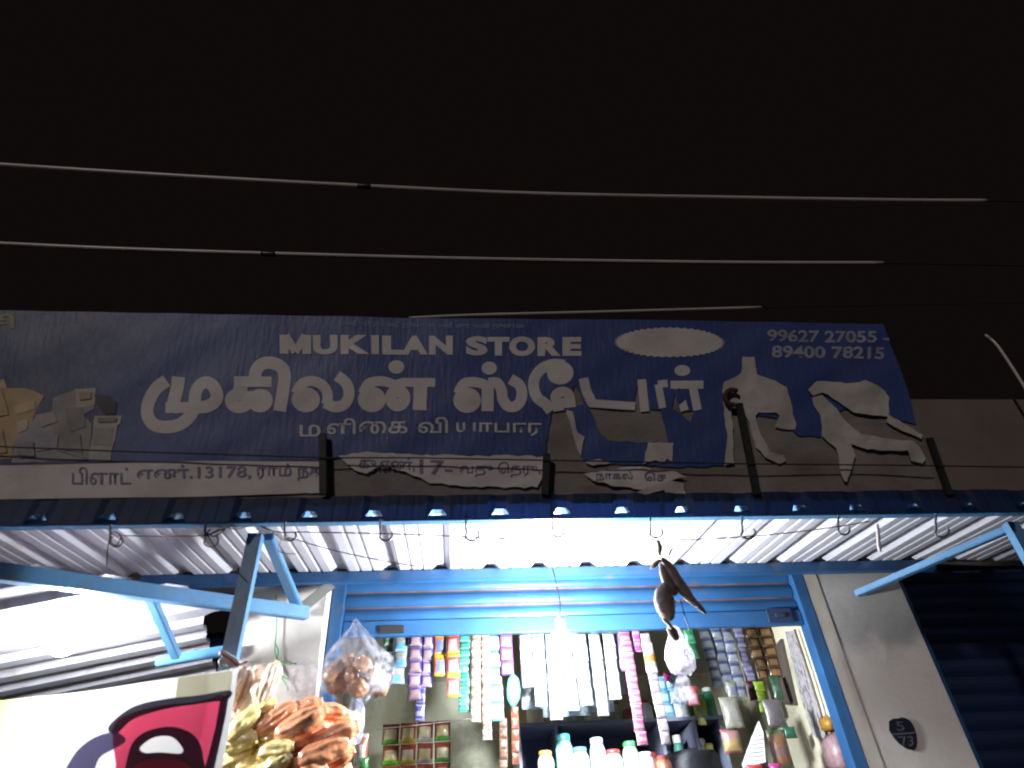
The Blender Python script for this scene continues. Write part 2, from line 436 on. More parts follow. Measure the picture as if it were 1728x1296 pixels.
# ------------------------------------------------------------------ banner over the awning
XD = Vector((1, 0, 0)); UPB = Vector((0.0, -0.3228, 0.9465)).normalized()
BN = XD.cross(UPB).normalized()              # towards the street
BP0 = aty(864, 838, 2.34)
def rip(u, v):
    a = noise.noise(Vector((u * 0.011, v * 0.011, 3.1))) * 0.006
    b = noise.noise(Vector(((u * 0.55 + v * 0.85) * 0.022, (u * .85 - v * .55) * 0.002, 9.0))) * 0.006
    return a + b * (1.4 if u > 900 else 0.6)
def bpt(u, v, off=0.0, ripple=1.0):
    return atp(u, v, BP0, BN) + BN * (off + ripple * rip(u, v))
def poly2d(polys, maxlen=22):
    """triangulated 2-D sheet (outer outline plus holes) with edges no longer than maxlen pixels"""
    loops = [[Vector((p[0], p[1], 0)) for p in q] for q in polys]
    flat = [p for q in loops for p in q]
    bm = bmesh.new(); vs = [bm.verts.new(p) for p in flat]
    for t in tessellate_polygon(loops):
        if len(set(t)) == 3:
            try: bm.faces.new([vs[i] for i in t])
            except ValueError: pass
    for _ in range(7):
        es = [e for e in bm.edges if e.calc_length() > maxlen]
        if not es: break
        bmesh.ops.subdivide_edges(bm, edges=es, cuts=1)
        bmesh.ops.triangulate(bm, faces=[f for f in bm.faces if len(f.verts) > 3])
    return bm
def jag(pts, step=9, amp=2.0, seed=1, closed=True):
    r = random.Random(seed); out = []
    m = len(pts)
    for i in range(m if closed else m - 1):
        a, b = Vector((*pts[i], 0)), Vector((*pts[(i + 1) % m], 0))
        k = max(1, int((b - a).length / step))
        for j in range(k):
            p = a.lerp(b, j / k)
            if j: p += Vector((r.uniform(-amp, amp), r.uniform(-amp, amp), 0))
            out.append((p.x, p.y))
    if not closed: out.append(pts[-1])
    return out
def vinyl(name, polys, m, off, parent, maxlen=22, curl=0.0, th=0.0):
    bm = poly2d(polys, maxlen)
    for v in bm.verts:
        u, w = v.co.x, v.co.y
        c = curl * (0.5 + noise.noise(Vector((u * 0.03, w * 0.03, 1.7)))) if curl else 0
        v.co = bpt(u, w, off + c)
    bmesh.ops.recalc_face_normals(bm, faces=bm.faces[:])
    if bm.faces and sum((f.normal.dot(BN) * f.calc_area() for f in bm.faces)) < 0:
        bmesh.ops.reverse_faces(bm, faces=bm.faces[:])
    return mesh_obj(name, bm, m, parent, smooth=True)
ban = empty('banner', BP0, 'long torn blue shop banner with white lettering above the awning', 'sign')
# blue vinyl print: turns greenish-black at the printed left end
VB = bpy.data.materials.new('blue_vinyl_print'); VB.use_nodes = True
nt = VB.node_tree; b = nt.nodes['Principled BSDF']; b.inputs['Roughness'].default_value = 0.5
geo = nd(nt, 'ShaderNodeNewGeometry'); sx = nd(nt, 'ShaderNodeSeparateXYZ'); nt.links.new(geo.outputs['Position'], sx.inputs[0])
nz = nd(nt, 'ShaderNodeTexNoise'); nz.inputs['Scale'].default_value = 4; nz.inputs['Detail'].default_value = 6
nt.links.new(geo.outputs['Position'], nz.inputs['Vector'])
ad = nd(nt, 'ShaderNodeMath', operation='MULTIPLY_ADD'); nt.links.new(nz.outputs['Fac'], ad.inputs[0]); ad.inputs[1].default_value = 0.5
nt.links.new(sx.outputs['X'], ad.inputs[2])
mr = nd(nt, 'ShaderNodeMapRange'); mr.inputs['From Min'].default_value = bpt(90, 620).x + .25; mr.inputs['From Max'].default_value = bpt(260, 620).x + .25
nt.links.new(ad.outputs[0], mr.inputs['Value'])
mx = nd(nt, 'ShaderNodeMix', data_type='RGBA'); nt.links.new(mr.outputs['Result'], mx.inputs['Factor'])
mx.inputs[6].default_value = (0.028, 0.044, 0.105, 1); mx.inputs[7].default_value = (0.034, 0.060, 0.200, 1)
n2 = nd(nt, 'ShaderNodeTexNoise'); n2.inputs['Scale'].default_value = 2.2; n2.inputs['Detail'].default_value = 7
mp = nd(nt, 'ShaderNodeMapping'); mp.inputs['Scale'].default_value = (3.5, 1, 0.7); nt.links.new(geo.outputs['Position'], mp.inputs['Vector']); nt.links.new(mp.outputs['Vector'], n2.inputs['Vector'])
mr2 = nd(nt, 'ShaderNodeMapRange'); mr2.inputs['From Min'].default_value = 0.5; mr2.inputs['From Max'].default_value = 0.8; mr2.inputs['To Max'].default_value = 0.35
nt.links.new(n2.outputs['Fac'], mr2.inputs['Value'])
mx2 = nd(nt, 'ShaderNodeMix', data_type='RGBA'); nt.links.new(mr2.outputs['Result'], mx2.inputs['Factor']); nt.links.new(mx.outputs[2], mx2.inputs[6])
mx2.inputs[7].default_value = (0.07, 0.10, 0.20, 1)
nt.links.new(mx2.outputs[2], b.inputs['Base Color'])
n3 = nd(nt, 'ShaderNodeTexNoise'); n3.inputs['Scale'].default_value = 16; n3.inputs['Detail'].default_value = 3; nt.links.new(mp.outputs['Vector'], n3.inputs['Vector'])
bp = nd(nt, 'ShaderNodeBump'); bp.inputs['Strength'].default_value = 0.25; bp.inputs['Distance'].default_value = 0.01
nt.links.new(n3.outputs['Fac'], bp.inputs['Height']); nt.links.new(bp.outputs['Normal'], b.inputs['Normal'])

vinyl('backing_board', [[(-120, 528), (700, 542), (1488, 552), (1545, 700), (1592, 846), (-120, 850)]], BACKING, -0.007, ban, 20)
outer = [(-120, 521), (300, 529), (745, 537), (1200, 541), (1490, 547), (1506, 590), (1526, 640), (1541, 690), (1546, 716)]
outer += jag([(1530, 712), (1500, 700), (1470, 690), (1425, 690), (1395, 705), (1385, 738), (1345, 734), (1310, 705), (1262, 696), (1232, 700), (1226, 740), (1222, 786),
              (1130, 788), (1084, 784), (1030, 783), (984, 777), (978, 750), (962, 694), (940, 690), (931, 695), (925, 735), (920, 768)], 10, 1.6, 5, False)
outer += [(918, 770), (780, 768), (600, 768), (548, 777), (350, 778), (180, 781), (-120, 787)]
hole = jag([(994, 684), (1070, 690), (1078, 645), (1090, 640), (1094, 690), (1114, 692), (1122, 720), (1128, 746), (1088, 746), (1026, 743), (1008, 722)], 10, 1.8, 8)
hole2 = jag([(1138, 664), (1148, 690), (1160, 694), (1172, 692), (1165, 712), (1150, 698), (1134, 690)], 9, 1.2, 3)
hole3 = jag([(970, 650), (980, 662), (984, 682), (968, 684), (962, 672)], 9, 1.0, 4)
vinyl('blue_vinyl', [outer, hole, hole2, hole3], VB, 0.0, ban, 20)
# white address strips and torn flaps
vinyl('address_strip', [[(-120, 788), (130, 783), (350, 778), (540, 779)] + jag([(543, 800), (541, 832), (500, 833)], 8, 1.5, 2, False) + [(350, 838), (-120, 844)]], VINYL_W, 0.002, ban, 24)
vinyl('address_strip', [jag([(572, 770), (620, 763), (700, 768), (918, 770), (926, 790), (915, 806), (906, 823), (800, 821), (725, 816), (708, 806), (662, 790), (640, 786), (618, 800), (600, 795), (584, 782)], 10, 2, 6)], VINYL_W, 0.003, ban, 16, 0.008)
vinyl('address_strip', [jag([(985, 800), (1060, 788), (1130, 794), (1160, 806), (1130, 812), (1090, 828), (1040, 822), (1000, 812)], 10, 2, 9)], VINYL_W, 0.003, ban, 16, 0.01)
vinyl('torn_flap', [jag([(1056, 842), (1085, 826), (1130, 812), (1152, 816), (1158, 838), (1130, 838), (1118, 828), (1090, 836)], 9, 1.5, 12)], TORN, 0.008, ban, 12, 0.009)
vinyl('torn_flap', [jag([(1252, 603), (1272, 603), (1277, 633), (1305, 643), (1325, 655), (1333, 680), (1337, 700), (1343, 715), (1341, 725), (1318, 724), (1306, 720), (1314, 703), (1308, 697), (1278, 697), (1273, 703), (1283, 735), (1297, 762), (1322, 768), (1326, 778), (1315, 783), (1304, 778), (1290, 772), (1275, 755), (1266, 725), (1258, 705), (1240, 690), (1233, 695), (1236, 740), (1238, 783), (1222, 785), (1226, 740), (1220, 700), (1221, 690), (1218, 660), (1221, 645), (1240, 637), (1250, 630)], 9, 1.3, 14)], TORN, 0.004, ban, 12, 0.006)
vinyl('torn_flap', [jag([(1361, 659), (1374, 646), (1404, 646), (1425, 648), (1458, 643), (1490, 660), (1499, 672), (1498, 704), (1470, 702), (1440, 697), (1420, 684), (1395, 667), (1385, 664), (1370, 669)], 10, 1.3, 15)], TORN, 0.006, ban, 12, 0.009)
vinyl('torn_flap', [jag([(1368, 672), (1385, 668), (1410, 690), (1430, 715), (1450, 735), (1520, 745), (1535, 745), (1548, 755), (1560, 775), (1555, 783), (1535, 778), (1528, 762), (1490, 762), (1460, 760), (1432, 750), (1440, 770), (1432, 795), (1425, 815), (1420, 812), (1412, 790), (1408, 757), (1395, 745), (1385, 735), (1383, 700), (1372, 685)], 10, 1.3, 16)], TORN, 0.007, ban, 12, 0.009)
vinyl('torn_flap', [jag([(1498, 700), (1530, 720), (1554, 735), (1552, 742), (1520, 728), (1494, 712)], 9, 1.2, 17)], TORN, 0.006, ban, 12, 0.006)
vinyl('torn_flap', [jag([(1093, 747), (1136, 748), (1133, 780), (1125, 774), (1120, 782), (1105, 777), (1096, 780), (1084, 784)], 8, 1.2, 18)], TORN, 0.004, ban, 12, 0.004)
vinyl('torn_flap', [jag([(955, 692), (966, 695), (974, 730), (986, 738), (980, 770), (970, 745)], 8, 1.2, 19)], TORN, 0.004, ban, 12, 0.006)
vinyl('torn_flap', [jag([(984, 778), (1010, 775), (1030, 782), (1000, 786)], 8, 1, 20)], TORN, 0.004, ban, 12, 0.01)

# printed white lettering. Large characters are brush strokes drawn 2-3 mm proud of the vinyl.
layer = [0.0016]
def stroke(bm, pts, w, closed=False, smooth=True):
    layer[0] += 0.00002
    P = [Vector((p[0], p[1], 0)) for p in pts]
    if smooth: P = smooth_line(P, 6, closed)
    n = len(P); L = []; R = []
    for i in range(n):
        if closed: d = P[(i + 1) % n] - P[i - 1]
        else: d = P[min(i + 1, n - 1)] - P[max(i - 1, 0)]
        d.normalize(); s = Vector((-d.y, d.x, 0)) * (w / 2)
        L.append(bm.verts.new(bpt(*(P[i] + s).xy, layer[0]))); R.append(bm.verts.new(bpt(*(P[i] - s).xy, layer[0])))
    for i in range(n if closed else n - 1):
        j = (i + 1) % n
        f = bm.faces.new((L[i], R[i], R[j], L[j]))
        f.normal_update()
        if f.normal.dot(BN) < 0: f.normal_flip()
def disc(bm, c, rx, ry, spikes=0):
    layer[0] += 0.00002
    n = spikes * 2 if spikes else 28
    v = []
    for k in range(n):
        a = 2 * math.pi * k / n; q = 1.0 if (not spikes or k % 2 == 0) else 0.93
        v.append(bm.verts.new(bpt(c[0] + rx * q * math.cos(a), c[1] + ry * q * math.sin(a), layer[0])))
    m = bm.verts.new(bpt(c[0], c[1], layer[0]))
    for k in range(n):
        f = bm.faces.new((m, v[k], v[(k + 1) % n])); f.normal_update()
        if f.normal.dot(BN) < 0: f.normal_flip()
def ring(bm, c, rx, ry, w):
    stroke(bm, [(c[0] + rx * math.cos(k * math.pi / 6), c[1] + ry * math.sin(k * math.pi / 6)) for k in range(12)], w, True)
def conv(o, s): return lambda pts: [(o[0] + x / s, o[1] + y / s) for x, y in pts]
bm = bmesh.new()
c1 = conv((220, 590), 5.08); k1 = 1 / 5.08
stroke(bm, c1([(310, 265), (220, 335), (155, 450), (145, 560), (200, 640), (300, 665), (420, 645), (500, 585), (550, 510)]), 108 * k1)
stroke(bm, c1([(412, 232), (400, 330), (375, 430), (352, 540)]), 112 * k1)
stroke(bm, c1([(300, 497), (450, 497), (640, 495)]), 92 * k1, smooth=False)
stroke(bm, c1([(560, 520), (556, 400), (585, 320), (645, 282), (710, 310), (745, 390), (720, 455), (650, 490), (570, 497)]), 106 * k1)
stroke(bm, c1([(890, 276), (1212, 276)]), 92 * k1, smooth=False)
stroke(bm, c1([(965, 270), (925, 390)]), 115 * k1, smooth=False)
ring(bm, c1([(935, 438)])[0], 72 * k1, 54 * k1, 104 * k1)
ring(bm, c1([(1115, 438)])[0], 58 * k1, 52 * k1, 100 * k1)
stroke(bm, c1([(1000, 380), (1090, 470)]), 90 * k1, smooth=False)
stroke(bm, c1([(1068, 270), (1075, 190), (1120, 130), (1195, 112), (1280, 140), (1322, 210), (1310, 360), (1282, 530)]), 108 * k1)
c2 = conv((480, 590), 5.08)
ring(bm, c2([(185, 432)])[0], 68 * k1, 54 * k1, 104 * k1)
stroke(bm, c2([(100, 380), (150, 295), (240, 272), (330, 310), (372, 390), (360, 470)]), 88 * k1)
stroke(bm, c2([(350, 455), (430, 492), (515, 470), (556, 385), (530, 290), (450, 225)]), 94 * k1)
ring(bm, c2([(750, 428)])[0], 66 * k1, 54 * k1, 108 * k1)
stroke(bm, c2([(672, 380), (720, 295), (820, 272), (900, 285), (960, 320)]), 84 * k1)
ring(bm, c2([(972, 415)])[0], 56 * k1, 62 * k1, 104 * k1)
stroke(bm, c2([(940, 300), (1010, 280), (1292, 282)]), 76 * k1, smooth=False)
stroke(bm, c2([(1168, 280), (1158, 520)]), 118 * k1, smooth=False)
disc(bm, c2([(960, 148)])[0], 68 * k1, 58 * k1)
c3 = conv((740, 590), 5.08)
ring(bm, c3([(245, 436)])[0], 64 * k1, 54 * k1, 108 * k1)
stroke(bm, c3([(168, 380), (215, 295), (310, 280), (400, 305), (430, 360)]), 86 * k1)
stroke(bm, c3([(422, 280), (420, 528)]), 104 * k1, smooth=False)
stroke(bm, c3([(430, 290), (500, 285), (540, 350), (550, 420), (590, 480), (645, 490), (695, 455), (715, 375), (690, 300), (615, 252)]), 92 * k1)
disc(bm, c3([(435, 158)])[0], 66 * k1, 56 * k1)
ring(bm, c3([(1042, 202)])[0], 60 * k1, 50 * k1, 104 * k1)
stroke(bm, c3([(1080, 135), (980, 128), (885, 165), (825, 240), (815, 330), (850, 420), (920, 470), (965, 528)]), 92 * k1)
ring(bm, c3([(1062, 412)])[0], 62 * k1, 48 * k1, 84 * k1)
stroke(bm, c3([(1015, 420), (1030, 525)]), 92 * k1, smooth=False)
stroke(bm, c3([(1130, 420), (1140, 495)]), 82 * k1, smooth=False)
stroke(bm, c3([(1240, 248), (1265, 350), (1318, 462)]), 84 * k1, smooth=False)
stroke(bm, c3([(1290, 458), (1685, 486)]), 70 * k1, smooth=False)
c4 = conv((940, 600), 6.17); k2 = 1 / 6.17
stroke(bm, c4([(880, 250), (912, 585)]), 92 * k2, smooth=False)
stroke(bm, c4([(1052, 300), (1095, 550)]), 76 * k2, smooth=False)
stroke(bm, c4([(1050, 300), (1150, 290)]), 80 * k2, smooth=False)
stroke(bm, c4([(1180, 305), (1522, 305)]), 84 * k2, smooth=False)
stroke(bm, c4([(1245, 300), (1328, 575)]), 84 * k2, smooth=False)
stroke(bm, c4([(1405, 300), (1460, 570)]), 88 * k2, smooth=False)
disc(bm, c4([(1305, 155)])[0], 82 * k2, 58 * k2)
mesh_obj('headline', bm, VINYL_W, ban)
vinyl('starburst', [[(1130 + 95 * (1 if k % 2 else .935) * math.cos(k * math.pi / 46), 578 + 25.5 * (1 if k % 2 else .92) * math.sin(k * math.pi / 46)) for k in range(92)]], VINYL_W, 0.0022, ban, 14)

def text_verts(s, bold=0.0):
    cu = bpy.data.curves.new('lettering', 'FONT'); cu.body = s; cu.size = 1.0; cu.offset = bold; cu.resolution_u = 4
    ob = bpy.data.objects.new('lettering', cu); COL.objects.link(ob)
    dg = bpy.context.evaluated_depsgraph_get(); dg.update()
    me = bpy.data.meshes.new_from_object(ob.evaluated_get(dg))
    bpy.data.objects.remove(ob); bpy.data.curves.remove(cu)
    return me
def text_on(name, s, quad, m, fn, bold=0.0, parent=None, toward=None, label=None):
    """lettering stretched onto the pixel quad tl, tr, br, bl of a real surface fn(u, v)"""
    me = text_verts(s, bold)
    xs = [v.co.x for v in me.vertices]; ys = [v.co.y for v in me.vertices]
    if not xs: return None
    x0, x1, y0, y1 = min(xs), max(xs), min(ys), max(ys)
    tl, tr, br, bl_ = [Vector(q) for q in quad]
    bm = bmesh.new(); bm.from_mesh(me); bpy.data.meshes.remove(me)
    for v in bm.verts:
        a = (v.co.x - x0) / (x1 - x0 or 1); c = (v.co.y - y0) / (y1 - y0 or 1)
        p = (bl_.lerp(br, a)).lerp(tl.lerp(tr, a), c)
        v.co = fn(p.x, p.y)
    if toward is not None:
        bm.normal_update()
        if bm.faces and sum(f.normal.dot(toward) for f in bm.faces) < 0: bmesh.ops.reverse_faces(bm, faces=bm.faces[:])
    return mesh_obj(name, bm, m, parent)
bf = lambda u, v: bpt(u, v, 0.0022)
bfs = lambda u, v: bpt(u, v, 0.0046)
def q(u0, v0, u1, v1, t=0.0): return [(u0, v0), (u1, v0 + t), (u1, v1 + t), (u0, v1)]
bm = bmesh.new()
for p_, w_ in (([(479.5, 565), (479.5, 597)], 15), ([(517.5, 565.3), (517.5, 597.3)], 15), ([(482, 566), (498.5, 594)], 13), ([(515, 566), (498.5, 594)], 13)): stroke(bm, p_, w_, smooth=False)
mesh_obj('lettering', bm, VINYL_W, ban)
for ch, u0, u1, v0, v1 in (('U', 528, 570, 565.5, 598), ('K', 575, 624, 566, 598), ('I', 626.5, 639.5, 566, 598), ('L', 645, 681, 566.5, 598.5), ('A', 677, 722, 566.5, 598.5), ('N', 724, 764, 567, 599),
                           ('S', 786, 823, 568, 600), ('T', 822, 860, 569, 600), ('O', 859, 903, 568, 601), ('R', 907, 946, 569, 601), ('E', 949, 981, 569.5, 601)):
    text_on('lettering', ch, q(u0, v0, u1, v1), VINYL_W, bf, 0.06, ban, BN)
DIM = mat('shade_dimmed_print', (0.25, 0.26, 0.31), 0.6, var=0.25, scale=20)  # white digits coloured dimmer for the shade over the banner's right end
text_on('lettering', '99627 27055 -', q(1294, 556, 1500, 577, 3), DIM, bf, 0.03, ban, BN)
text_on('lettering', '89400 78215', q(1302, 583, 1492, 604, 3), DIM, bf, 0.03, ban, BN)
# small Tamil lines; vowel signs that stand before their letter are typed before it
LI = mat('small_white_print', (0.50, 0.48, 0.47), 0.6, var=0.2, scale=25)
text_on('lettering', '\u0bae', q(506, 717, 541, 737), LI, bf, 0.012, ban, BN)
text_on('lettering', '\u0bb3\u0bbf', q(552, 706, 600, 733), LI, bf, 0.012, ban, BN)
text_on('lettering', '\u0bc8\u0b95', q(606, 711, 688, 732), LI, bf, 0.012, ban, BN)
text_on('lettering', '\u0bb5\u0bbf', q(706, 704, 756, 731), LI, bf, 0.012, ban, BN)
text_on('lettering', '\u0baf\u0bbe\u0baa\u0bbe\u0bb0', q(770, 713, 914, 735, 1), LI, bf, 0.012, ban, BN)
TINY = mat('tiny_blue_white_print', (0.22, 0.26, 0.36), 0.6)
text_on('lettering', '\u0bb8\u0bcd\u0bb0\u0bc0 \u0bb5\u0bbf\u0ba8\u0bbe\u0baf\u0b95\u0bb0\u0bcd \u0ba4\u0bc1\u0ba3\u0bc8', q(578, 541, 733, 553, 2), TINY, bf, 0.01, ban, BN)
text_on('lettering', '\u0bb8\u0bcd\u0bb0\u0bc0 \u0bae\u0bc1\u0bb0\u0bc1\u0b95\u0ba9\u0bcd \u0ba4\u0bc1\u0ba3\u0bc8', q(740, 544, 884, 556, 1), TINY, bf, 0.01, ban, BN)
text_on('lettering', '\u0baa\u0bbf\u0bb3\u0bbe\u0b9f\u0bcd', q(122, 788, 222, 818), INK, bfs, 0.008, ban, BN)
text_on('lettering', '\u0b8e\u0ba3\u0bcd.13178,', q(232, 786, 424, 812, -3), INK, bfs, 0.012, ban, BN)
text_on('lettering', '\u0bb0\u0bbe\u0bae\u0bcd', q(434, 782, 492, 809), INK, bfs, 0.008, ban, BN)
text_on('lettering', '\u0ba8\u0b95', q(502, 790, 542, 811), INK, bfs, 0.02, ban, BN)
bft = lambda u, v: bpt(u, v, 0.0095 + 0.008 * noise.noise(Vector((u * 0.03, v * 0.03, 1.7))))
text_on('lettering', '\u0b95\u0bc1.\u0b8e\u0ba3\u0bcd,', q(606, 770, 700, 793, 4), INK, bft, 0.008, ban, BN)
text_on('lettering', '17-', q(708, 776, 764, 800, 3), INK, bft, 0.012, ban, BN)
text_on('lettering', '\u0bb5\u0ba4\u0bc1 \u0bc6\u0ba4\u0bb0\u0bc1,', q(776, 780, 912, 806), INK, bft, 0.008, ban, BN)
text_on('lettering', '\u0ba8\u0bbe\u0b95\u0bb2\u0bcd', q(1004, 796, 1066, 814), INK, lambda u, v: bpt(u, v, 0.012 + 0.01 * noise.noise(Vector((u * 0.03, v * 0.03, 1.7)))), 0.008, ban, BN)
text_on('lettering', '\u0bc6\u0b9a', q(1086, 796, 1122, 812), INK, lambda u, v: bpt(u, v, 0.012 + 0.01 * noise.noise(Vector((u * 0.03, v * 0.03, 1.7)))), 0.008, ban, BN)
text_on('lettering', '\u0ba4\u0bbf', q(-24, 530, 25, 563), mat('yellow_print', (0.30, 0.26, 0.10), .6), bf, 0.03, ban, BN)
# printed grocery picture at the left end
pic = [([(-120, 640), (8, 640), (12, 655), (42, 655), (75, 668), (60, 700), (52, 720), (25, 745), (20, 774), (-120, 780)], (0.36, 0.25, 0.13)),
       ([(52, 720), (62, 700), (95, 705), (100, 735), (95, 760), (150, 777), (20, 781), (25, 745)], (0.26, 0.25, 0.27)),
       ([(90, 672), (130, 656), (160, 660), (160, 690), (140, 700), (155, 715), (150, 775), (95, 760), (88, 720)], (0.23, 0.205, 0.20)),
       ([(128, 657), (162, 655), (161, 684), (130, 688)], (0.34, 0.31, 0.25)),
       ([(160, 702), (205, 701), (203, 714), (198, 718), (186, 779), (150, 779), (158, 714)], (0.33, 0.31, 0.28)),
       ([(160, 666), (184, 668), (197, 678), (195, 698), (178, 700), (164, 684)], (0.02, 0.02, 0.03)),
       ([(22, 686), (60, 676), (62, 690), (30, 700)], (0.42, 0.33, 0.18)),
       ([(30, 712), (50, 708), (48, 726), (32, 732)], (0.40, 0.34, 0.26)),
       ([(110, 690), (140, 688), (146, 720), (118, 730)], (0.18, 0.165, 0.155)),
       ([(160, 722), (192, 722), (188, 752), (156, 750)], (0.25, 0.24, 0.22)),
       ([(66, 700), (92, 694), (98, 712), (72, 722)], (0.30, 0.27, 0.25)), ([(60, 740), (100, 734), (96, 756), (62, 762)], (0.29, 0.28, 0.31)),
       ([(-40, 668), (4, 660), (16, 700), (-30, 712)], (0.40, 0.29, 0.15)), ([(-60, 730), (6, 726), (14, 764), (-60, 772)], (0.33, 0.24, 0.15)),
       ([(100, 726), (136, 734), (140, 764), (108, 760)], (0.21, 0.19, 0.19)), ([(134, 664), (156, 662), (155, 674), (136, 676)], (0.30, 0.22, 0.17)),
       ([(166, 706), (198, 705), (196, 712), (166, 713)], (0.16, 0.14, 0.12)), ([(30, 750), (58, 746), (60, 770), (34, 774)], (0.24, 0.235, 0.27))]
for i, (pl, c) in enumerate(pic):
    vinyl('printed_picture', [jag(pl, 12, 1.0, 30 + i)], mat('picture_print_%d' % i, c, .55, var=.2, scale=14), 0.0014 + 0.0003 * i, ban, 24)
# frame posts, tie wire and cloth loop in front of the vinyl
for a, c in (((547, 735), (548, 838)), ((921, 768), (918, 838)), ((1242, 684), (1272, 838)), ((1560, 742), (1594, 838))):
    bm = bmesh.new(); bar(bm, bpt(*a, 0.030, 0), bpt(*c, 0.030, 0), 0.030, 0.02, up=BN, bevel=.003); mesh_obj('frame_post', bm, DARK, ban)
bm = bmesh.new()
tube(bm, [bpt(1232 + 13 * math.cos(t * math.pi / 7), 674 + 13 * math.sin(t * math.pi / 7), 0.03) for t in range(3, 13)], 0.011); mesh_obj('cloth_tie', bm, mat('maroon_cloth', (0.07, 0.015, 0.02), .9), ban)
bm = bmesh.new()
tube(bm, [bpt(u, v, 0.045, 0) for u, v in ((-120, 752), (0, 758), (200, 766), (400, 772), (545, 777), (700, 777), (920, 781), (1150, 785), (1265, 787), (1500, 789), (1760, 793), (1900, 797))], 0.003, 6)
mesh_obj('tie_wire', bm, DARK, ban)

# ------------------------------------------------------------------ number plaque on the right pillar
pn = empty('number_plaque', aty(1520, 1240, FY), 'small black shield plaque with a white number on the cream pillar', 'plaque')
pf = lambda off: (lambda u, v: aty(u, v, FY - off))
shield = [(1500, 1217), (1507, 1213), (1514, 1213), (1520, 1211), (1527, 1212), (1535, 1217), (1540, 1224), (1545, 1237), (1547, 1252), (1545, 1262), (1541, 1266), (1530, 1264), (1517, 1255), (1507, 1244), (1500, 1232)]
bm = bmesh.new(); quadplate(bm, [aty(u, v, FY - 0.001) for u, v in shield], (0, -1, 0), 0.006); mesh_obj('plate', bm, mat('black_enamel', (0.012, 0.012, 0.02), .3), pn)
PW = mat('plaque_white', (0.075, 0.075, 0.095), .6)
text_on('number', '5', [(1511, 1217), (1524, 1218), (1528, 1233), (1514, 1233)], PW, pf(.0078), 0.0, pn, Vector((0, -1, 0)))
bm = bmesh.new(); quadplate(bm, [aty(u, v, FY - .0072) for u, v in ((1505, 1238), (1544, 1235), (1545, 1238), (1506, 1241))], (0, -1, 0), .0012); mesh_obj('rule', bm, PW, pn)
text_on('number', '73', [(1515, 1243), (1541, 1242), (1542, 1259), (1522, 1258)], PW, pf(.0078), 0.0, pn, Vector((0, -1, 0)))

# ------------------------------------------------------------------ overhead cables
def cable(name, pts, Y, r, label, shadow_band=None, end_black=None):
    root = empty(name, aty(*pts[0], Y), label, 'cable', 'overhead cables')
    bm = bmesh.new(); tube(bm, smooth_line([aty(u, v, Y) for u, v in pts], 8), r * 1.25, 10); mesh_obj('sheath', bm, CABLE, root, True)
    if shadow_band:  # black sleeve stands in for the shadow that crosses the cable
        a, b_ = aty(*shadow_band[0], Y), aty(*shadow_band[1], Y)
        bm = bmesh.new(); tube(bm, [a, a.lerp(b_, .15), a.lerp(b_, .85), b_], lambda t: r * (1.3 if t in (0, 1) else 1.6), 10); mesh_obj('shadow_band', bm, BLACK, root, True)
    if end_black:  # thin black run stands in for the cable's unlit end in shadow
        bm = bmesh.new(); tube(bm, smooth_line([aty(u, v, Y) for u, v in end_black], 6), r * 0.45, 8); mesh_obj('shaded_end', bm, BLACK, root, True)
    return root
cable('overhead_cable', [(-150, 266), (0, 278), (300, 297), (612, 314), (900, 327), (1250, 334), (1500, 338), (1664, 339)], 2.25, 0.0105, 'topmost grey cable crossing the night sky, painted shadow band near its middle', ((604, 314), (626, 315)), [(1650, 338.6), (1760, 341), (1900, 345)])
cable('overhead_cable', [(-150, 403), (0, 411), (200, 420), (452, 428), (800, 437), (1200, 443), (1490, 444)], 3.1, 0.0125, 'middle grey cable crossing the sky with a painted shadow band left of centre', ((441, 428), (465, 429)), [(1480, 444), (1600, 446), (1900, 452)])
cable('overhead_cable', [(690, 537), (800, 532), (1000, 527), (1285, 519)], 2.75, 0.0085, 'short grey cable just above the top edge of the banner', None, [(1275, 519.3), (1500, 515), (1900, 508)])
cable('overhead_cable', [(1662, 565), (1680, 580), (1700, 608), (1728, 652), (1760, 705)], 3.0, 0.008, 'dim curved cable dropping past the parapet at the far right')

# ------------------------------------------------------------------ bulbs
def bulb(name, at, label, strength, top):
    root = empty(name, at, label, 'bulb')
    bm = bmesh.new(); p = []
    for k in range(13):
        a = -math.pi / 2 + k / 12 * (math.pi * 0.86); p.append((max(0.001, 0.055 * math.cos(a)), 0.055 * math.sin(a)))
    p += [(0.018, 0.062)]
    lathe(bm, p, at); mesh_obj('globe', bm, glow(name + '_glow', (0.86, 0.94, 1.0), strength), root, True)
    bm = bmesh.new(); lathe(bm, [(0.019, 0.063), (0.021, 0.066), (0.021, 0.10), (0.013, 0.115), (0.004, 0.12)], at, 16); mesh_obj('holder', bm, VINYL_W, root, True)
    bm = bmesh.new(); tube(bm, smooth_line([at + Vector((0, 0, .115)), at + Vector((.01, .005, .2)), top], 5), 0.003, 6); mesh_obj('flex', bm, BLACK, root, True)
    return root
b1 = aty(948, 1085, 2.93)
bulb('light_bulb', b1, 'glaring white bulb hanging in front of the open shutter', 1800, Vector((b1.x - .03, 2.88, sheet_z(2.88))))
b2 = aty(108, 1082, 2.75)
bulb('light_bulb', b2, 'glaring white bulb under the tin side roof at the left', 800, Vector((b2.x + .02, 2.8, roof_z(b2.x))))

